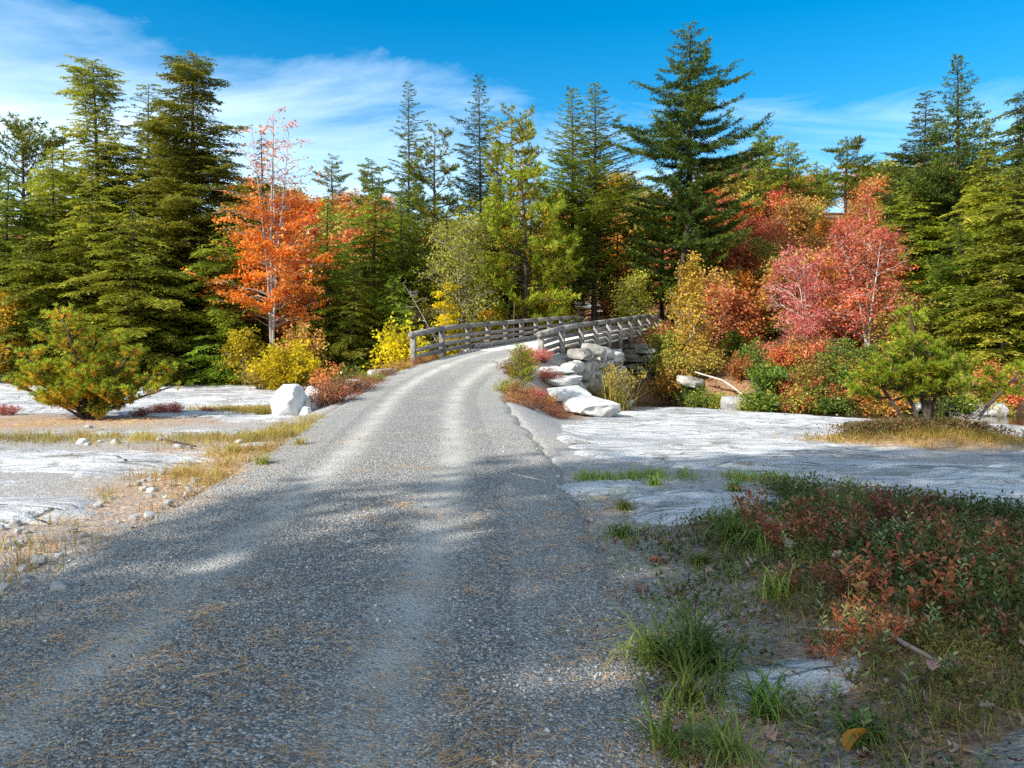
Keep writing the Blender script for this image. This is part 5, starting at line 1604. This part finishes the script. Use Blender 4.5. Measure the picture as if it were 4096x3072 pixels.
blades(gg, st_, g_, 8, .19, .005, .05, 1.5, (0, .9))
tag(gg.build('grass', M['grass']), 'loose green grass blades through the right foreground plants', 'grass', kind='stuff')
hb = MB(); m_ = g_.random(len(P)) < .13; Q = P[m_]
idx = np.repeat(np.arange(len(Q)), 22); f = np.tile(np.linspace(.15, 1, 22), len(Q)); az = np.tile(np.arange(22) * 2.4, len(Q))
hgt_ = np.repeat(g_.uniform(.10, .24, len(Q)), 22)
pos = Q[idx] + np.stack([np.zeros(len(idx)), np.zeros(len(idx)), f * hgt_], -1)
dr = np.stack([np.cos(az), np.sin(az), .5 * np.ones(len(az))], -1)
cards(hb, pos, dr, ZUP + g_.normal(0, .3, dr.shape), .055 * (1.1 - .5 * f), .014, g_.random(len(idx)))
tag(hb.build('herbs', M['herb']), 'grey green upright herbs scattered through the right foreground', 'herbs', kind='stuff')

# red leaved shrubs of the foreground: upright sprigs with big leaves
def sprig_shrub(seed, nst, H, R, lf, mt):
    g = rng(seed); w2 = MB(); l2 = MB()
    for k in range(nst):
        a = g.uniform(0, 6.3); r = R * math.sqrt(g.random()); h = H * g.uniform(.55, 1.1)
        s = np.linspace(0, 1, 6); b0 = np.array([math.cos(a) * r, math.sin(a) * r, -.02])
        P = b0 + np.stack([np.cos(a) * s ** 1.5 * h * .25, np.sin(a) * s ** 1.5 * h * .25, s * h], -1) + g.normal(0, .012, (6, 3)) * s[:, None]
        tube(w2, P, .0035 * (1 - .7 * s), 4)
        n = int(g.integers(9, 17)); f = np.linspace(.42, 1, n)
        pos = np.stack([np.interp(f, s, P[:, c]) for c in range(3)], -1)
        aa = np.arange(n) * 2.4 + g.uniform(0, 6)
        d = np.stack([np.cos(aa), np.sin(aa), g.uniform(.1, 1.3, n)], -1)
        cards(l2, pos, d, ZUP + g.normal(0, .4, (n, 3)), lf[0] * g.uniform(.6, 1.2, n), lf[1] * g.uniform(.7, 1.2, n), np.clip(.6 * g.random() + .4 * g.random(n), 0, 1), .25, .5)
    return w2, l2


def put_f(name, parts, px, py, label, rz=0, s=1.0):
    d = (EYE - .18) * F / (py - HZ); x = (px - 512) * d / F
    return plant(name, parts, (x, d, H1(x, d) - .01), label, 'shrub', None, rz, s)


w_, l_ = sprig_shrub(320, 26, .36, .26, (.058, .024), 'berry')
fa = put_f('red_shrub', [('stems', w_, 'stem'), ('foliage', l_, 'berry')], 783, 545, 'tallest red leaved shrub at the left end of the foreground thicket')
w_, l_ = sprig_shrub(321, 46, .27, .42, (.05, .021), 'berry')
fb = put_f('red_shrub', [('stems', w_, 'stem'), ('foliage', l_, 'berry')], 872, 548, 'red leaved shrub sprigs standing against the shaded rock')
w_, l_ = sprig_shrub(322, 26, .22, .28, (.058, .024), 'redl')
fc = put_f('red_shrub', [('stems', w_, 'stem'), ('foliage', l_, 'redl')], 905, 612, 'salmon orange leaved shrub in the middle of the right foreground')
for k, (src, px, py, s, lab) in enumerate((
        (fa, 912, 540, .85, 'dark red shrub sprigs second from the right in the thicket edge'), (fb, 820, 552, .85, 'dull orange and red shrub behind the wiry tuft'),
        (fb, 948, 560, .85, 'small red shrub at the right end of the thicket edge'), (fa, 850, 602, .6, 'dark crimson sprigs left of the salmon orange shrub'),
        (fc, 935, 590, .9, 'pink red leaved shrub behind the salmon orange shrub'), (fc, 873, 632, .7, 'coral leaves low at the front of the salmon orange shrub'),
        (fb, 985, 590, .8, 'faded red shrub toward the right edge'), (fc, 840, 640, .45, 'three coral leaves above the stick litter'),
        (fb, 1000, 640, .7, 'brown red shrub at the right edge below the faded red shrub'), (fa, 800, 585, .5, 'thin red sprig beside the dull grey green tuft'))):
    d = (EYE - .18) * F / (py - HZ); x = (px - 512) * d / F
    dup(src, (x, d, H1(x, d) - .01), k * 1.1, s, lab)

# ------------------------------------------------------------------ fallen leaves
def oak_leaf(L=.09, seed=0):
    g = rng(seed); mb = MB(); n = 13
    t = np.linspace(0, 1, n)
    wv = L * .28 * np.sin(t * PI) ** .7 * (1 + .45 * np.sin(t * 6.3 * 3.2)) + .001
    zc = L * (.10 * np.sin(t * 3 + g.uniform(0, 3)) + .12 * t ** 2)
    zl = L * .22 * g.uniform(.3, 1)
    c = np.stack([t * L - L / 2, np.zeros(n), zc], -1)
    l = np.stack([t * L - L / 2, wv, zc + zl * (wv / (L * .28)) ** 2 + .004 * np.sin(t * 20)], -1); r = np.stack([t * L - L / 2, -wv, zc + zl * .6 * (wv / (L * .28)) ** 2], -1)
    v = np.stack([l, c, r], 1).reshape(-1, 3)
    q = []
    for i in range(n - 1):
        q += [(i * 3, i * 3 + 1, i * 3 + 4, i * 3 + 3), (i * 3 + 1, i * 3 + 2, i * 3 + 5, i * 3 + 4)]
    return v, q


leaf_me = []
for k in range(6):
    mb = MB(); v, q = oak_leaf(.1, 400 + k); mb.add(v, q, None, (.1, .45, .6, .8, .92, .35)[k]); leaf_me.append(mb.mesh('fallen_leaf', M['litterleaf']))
g_ = rng(410)
cnt = 0
FLAB = ('fallen brownish pink oak leaf lying in the right foreground', 'fallen oak leaves of the right foreground')
while cnt < 130:
    y = g_.uniform(2.5, 6.2); x = g_.uniform(.7, min(4.4, y * .72))
    dd, yp = road_uv(np.array([x]), np.array([y]))
    if dd[0] < road_w(yp[0]) + .15: continue
    o = bpy.data.objects.new('fallen_leaf', leaf_me[int(g_.integers(6))]); COL.objects.link(o)
    s = g_.uniform(.5, 1.1) * min(1.15, y / 4.2); up_ = .02 + (.10 * g_.random() if dd[0] > road_w(yp[0]) + 1.0 else 0)
    o.location = (x, y, H1(x, y) + up_); o.scale = (s, s, s); o.rotation_euler = (g_.normal(0, .35), g_.normal(0, .35), g_.uniform(0, 6.3))
    tag(o, FLAB[0], 'leaf', FLAB[1]); cnt += 1


def put_leaf(px, py, s, k, label, lift=.02, me=None, tilt=(.2, .3)):
    d = (EYE - lift - .03) * F / (py - HZ); x = (px - 512) * d / F
    o = bpy.data.objects.new('fallen_leaf', me or leaf_me[k]); COL.objects.link(o)
    o.location = (x, d, H1(x, d) + lift); o.scale = (s, s, s); o.rotation_euler = (tilt[0], tilt[1], px * .7); tag(o, label, 'leaf')


mb = MB()
gl = np.linspace(0, 1, 15); wv = .038 * np.sin(gl * PI) ** .6
v = np.stack([np.stack([gl * .13 - .065, s_ * wv, .02 * np.sin(gl * 3) + .02 * abs(s_) ** 2], -1) for s_ in (1, .5, 0, -.5, -1)], 1).reshape(-1, 3)
q = [(i * 5 + j, i * 5 + j + 1, (i + 1) * 5 + j + 1, (i + 1) * 5 + j) for i in range(14) for j in range(4)]
mb.add(v, q, None, .5)
gold_me = mb.mesh('fallen_leaf', M['goldleaf'])
put_leaf(858, 742, 1.0, 0, 'large golden brown leaf at the bottom right', .06, gold_me, (.35, .35))
put_leaf(866, 757, .9, 2, 'tan oak leaf just below the golden brown leaf', .02)
put_leaf(335, 636, .55, 3, 'single pale dry leaf lying on the shaded gravel road', .035)
put_leaf(605, 545, .75, 3, 'pale leaf on the right gravel margin', .02)
put_leaf(655, 556, .95, 4, 'red fallen leaf at the edge of the sandy hollow', .02)
put_leaf(660, 570, 1.1, 3, 'pale grey lobed leaf in the sandy hollow', .02)
put_leaf(770, 724, .8, 3, 'pink grey leaf beside the yellow green bottom tuft', .04)

# sticks
def stick(pts, rad, label, mt='twig'):
    mb = MB(); tube(mb, pts, rad, 6, .5, True); tag(mb.build('stick', M[mt]), label, 'stick')


def gp(px, py, lift=.02):
    d = EYE * F / (py - HZ); x = (px - 512) * d / F
    for _ in range(4):
        d = (EYE - H1(x, d) - lift) * F / (py - HZ); x = (px - 512) * d / F
    return np.array([x, d, H1(x, d) + lift])


stick([gp(885, 632, .05), gp(905, 645, .04), gp(925, 655, .04), gp(948, 668, .03)], [.013, .012, .010, .006], 'grey bent stick lying among leaves at the right')
stick([gp(845, 632, .03), gp(815, 630, .03), gp(798, 628, .03)], [.010, .008, .005], 'pale flat stick in litter left of the coral leaves')
stick([gp(512, 474, .035), gp(532, 478, .035), gp(545, 481, .03)], [.010, .008, .005], 'pale twig on the gravel at the right road edge', 'barkpale')
stick([gp(570, 604, .035), gp(582, 618, .035)], [.004, .003], 'thin straw coloured twig on the shaded gravel', 'barkpale')
stick([gp(150, 437, .02), gp(172, 441, .03), gp(196, 446, .02)], [.012, .014, .010], 'dark twig lying on the pale rock at the left', 'bark')
stick([bpt(4.6, -2.15, 1.2) + [0, 0, 0], bpt(4.6, -2.12, 3.0)], [.02, .015], 'thin upright wooden stake beside the left railing', 'stem')

# ------------------------------------------------------------------ gravel stones and needles on the near road
g_ = rng(500)
yy = 2.4 * (13.0 / 2.4) ** (g_.random(64000) ** 1.5); vv = g_.uniform(-1.95, 2.1, 64000)
X = road_cx(yy) + vv; Y = yy
k = in_view(X, Y) & (g_.random(len(X)) > .75 * np.exp(-((np.abs(vv + .1) - .75) / .25) ** 2)) & (g_.random(len(X)) < .55 + 1.2 * fbm(X * .9, Y * .5, 505, 3)); X = X[k]; Y = Y[k]; vv = vv[k]
Z = road_z(Y) + .028 * (1 - (vv / 2.15) ** 2) + .012 * fbm(X * .8, Y * .8, 34, 3) - .018 * np.exp(-((np.abs(vv + .15) - .78) / .26) ** 2)
s = g_.lognormal(-5.1, .36, len(X))
base = np.array([[1, 0, 0], [-1, 0, 0], [0, 1, 0], [0, -1, 0], [0, 0, .75], [0, 0, -.5]], float)
tri = np.array([[0, 2, 4], [2, 1, 4], [1, 3, 4], [3, 0, 4], [2, 0, 5], [1, 2, 5], [3, 1, 5], [0, 3, 5]])
jit = base[None] * g_.uniform(.55, 1.25, (len(X), 6, 1)) + g_.normal(0, .16, (len(X), 6, 3))
a = g_.uniform(0, 6.3, len(X)); ca, sa = np.cos(a)[:, None], np.sin(a)[:, None]
v = np.stack([jit[..., 0] * ca - jit[..., 1] * sa, jit[..., 0] * sa + jit[..., 1] * ca, jit[..., 2]], -1) * s[:, None, None]
v = v + np.stack([X, Y, Z + s * .25], -1)[:, None]
t = (tri[None] + (np.arange(len(X)) * 6)[:, None, None]).reshape(-1, 3)
m, nt, b = mat('gravel stones')
c = ramp(nt, attr(nt, 'rnd'), [(0, (.12, .12, .12)), (.5, (.28, .27, .25)), (.85, (.42, .405, .37)), (1, (.60, .58, .53))])
nt.links.new(c, b.inputs['Base Color']); b.inputs['Roughness'].default_value = .85; b.inputs['Specular IOR Level'].default_value = .25
M['pebble'] = m
pb = MB(); pb.add(v.reshape(-1, 3), None, t, np.repeat(g_.random(len(X)) ** 1.2, 6))
tag(pb.build('gravel', M['pebble']), 'loose crushed stones covering the near road', 'gravel', kind='stuff')

nd = MB()
yy = 2.4 * (9.5 / 2.4) ** g_.random(1500); vv = g_.uniform(-2.2, 2.3, 1500)
cx_ = road_cx(yy) + vv
k = in_view(cx_, yy) & (fbm(cx_ * .9, yy * .9, 520, 3) + np.interp(yy, [2.4, 5, 9], [.35, .2, -.1]) > .12)
cxx, cyy = cx_[k], yy[k]
n = 13; idx = np.repeat(np.arange(len(cxx)), n)
dirc = g_.uniform(0, PI, len(cxx))
X = cxx[idx] + g_.normal(0, .05, len(idx)); Y = cyy[idx] + g_.normal(0, .05, len(idx))
extra = 9000
X = np.concatenate([X, g_.uniform(-4.2, 2.2, extra)]); Y = np.concatenate([Y, 2.4 * (13 / 2.4) ** g_.random(extra)])
k = g_.random(len(X)) < np.where(np.arange(len(X)) < len(idx), 1, .55)
da = np.concatenate([dirc[idx] + g_.normal(0, .55, len(idx)), g_.uniform(0, PI, extra)])
X, Y, da = X[k], Y[k], da[k]
d_, yp = road_uv(X, Y)
Z = np.where(np.abs(d_) < road_w(yp) + .1, road_z(yp) + .028 * (1 - (d_ / 2.15) ** 2) + .012 * fbm(X * .8, Y * .8, 34, 3), height(X, Y)) + .014
Ln = g_.uniform(.045, .10, len(X))
P = np.stack([X, Y, Z], -1); D = np.stack([np.cos(da), np.sin(da), g_.normal(0, .10, len(X))], -1)
cards(nd, P, D, ZUP + g_.normal(0, .3, P.shape), Ln, .0021 * (1 + .09 * Y), g_.random(len(X)), 0, .5)
# thicker drifts: left margin, under the small pines, sunny patch at the bottom
for (x0, y0, sx, sy, n) in ((-3.55, 8.0, .35, 1.1, 2600), (-9.3, 15.6, 2.2, .9, 5200), (6.9, 12.4, 1.0, .6, 6000), (.72, 2.85, .16, .2, 900), (-3.9, 10.6, .8, .7, 3000), (-3.7, 5.6, .4, .9, 2200), (1.25, 3.2, .5, .4, 900), (2.3, 2.9, .5, .3, 900)):
    X = g_.normal(x0, sx, n); Y = g_.normal(y0, sy, n); da = g_.uniform(0, PI, n)
    P = np.stack([X, Y, height(X, Y) + .012 + g_.random(n) * .02], -1)
    cards(nd, P, np.stack([np.cos(da), np.sin(da), g_.normal(0, .15, n)], -1), ZUP + g_.normal(0, .3, P.shape), g_.uniform(.07, .13, n), .0022 * (1 + .09 * y0), g_.random(n), 0, .5)
tag(nd.build('pine_needles', M['needle']), 'fallen orange brown pine needles strewn over the road and margins', 'needles', kind='stuff')

X = g_.uniform(.6, 5.6, 9000); Y = g_.uniform(2.3, 7.4, 9000); d_, yp = road_uv(X, Y)
k = (d_ > road_w(yp) + .2 * g_.random(9000)) & (rock_right(X, Y) < .0 + .03 * g_.random(9000)) & in_view(X, Y) & (g_.random(9000) < np.interp(X, [.6, 1.6, 2.4], [.3, .6, 1]))
X, Y = X[k], Y[k]; P = np.stack([X, Y, height(X, Y) + .004 + .02 * g_.random(len(X))], -1)
lm = MB(); cards(lm, P, g_.normal(size=P.shape) * [1, 1, .2], ZUP + g_.normal(0, .35, P.shape), g_.uniform(.02, .06, len(P)), g_.uniform(.012, .035, len(P)), g_.random(len(P)), .3, .5)
tag(lm.build('leaf_litter', M['litterleaf']), 'small bits of dead leaves matted under the right foreground plants', 'leaf litter', kind='stuff')

# leaf litter on the wooded hill, as loose leaves
X = g_.uniform(-30, 32, 42000); Y = g_.uniform(31, 66, 42000)
d_, yp = road_uv(X, Y)
k = (Y > stream_far(X) + .6) & (np.abs(d_) > road_w(yp) + .1) & (np.abs(X) < Y * .72)
X, Y = X[k], Y[k]; P = np.stack([X, Y, height(X, Y) + .02 + g_.random(len(X)) * .12], -1)
ll = MB(); cards(ll, P, g_.normal(size=P.shape) * [1, 1, .3], ZUP + g_.normal(0, .5, P.shape), .17, .13, np.clip(.2 + g_.random(len(P)) * .8, 0, 1), .2, .5)
tag(ll.build('leaf_litter', M['rust']), 'rust coloured leaf litter on the wooded bank and hill', 'leaf litter', kind='stuff')
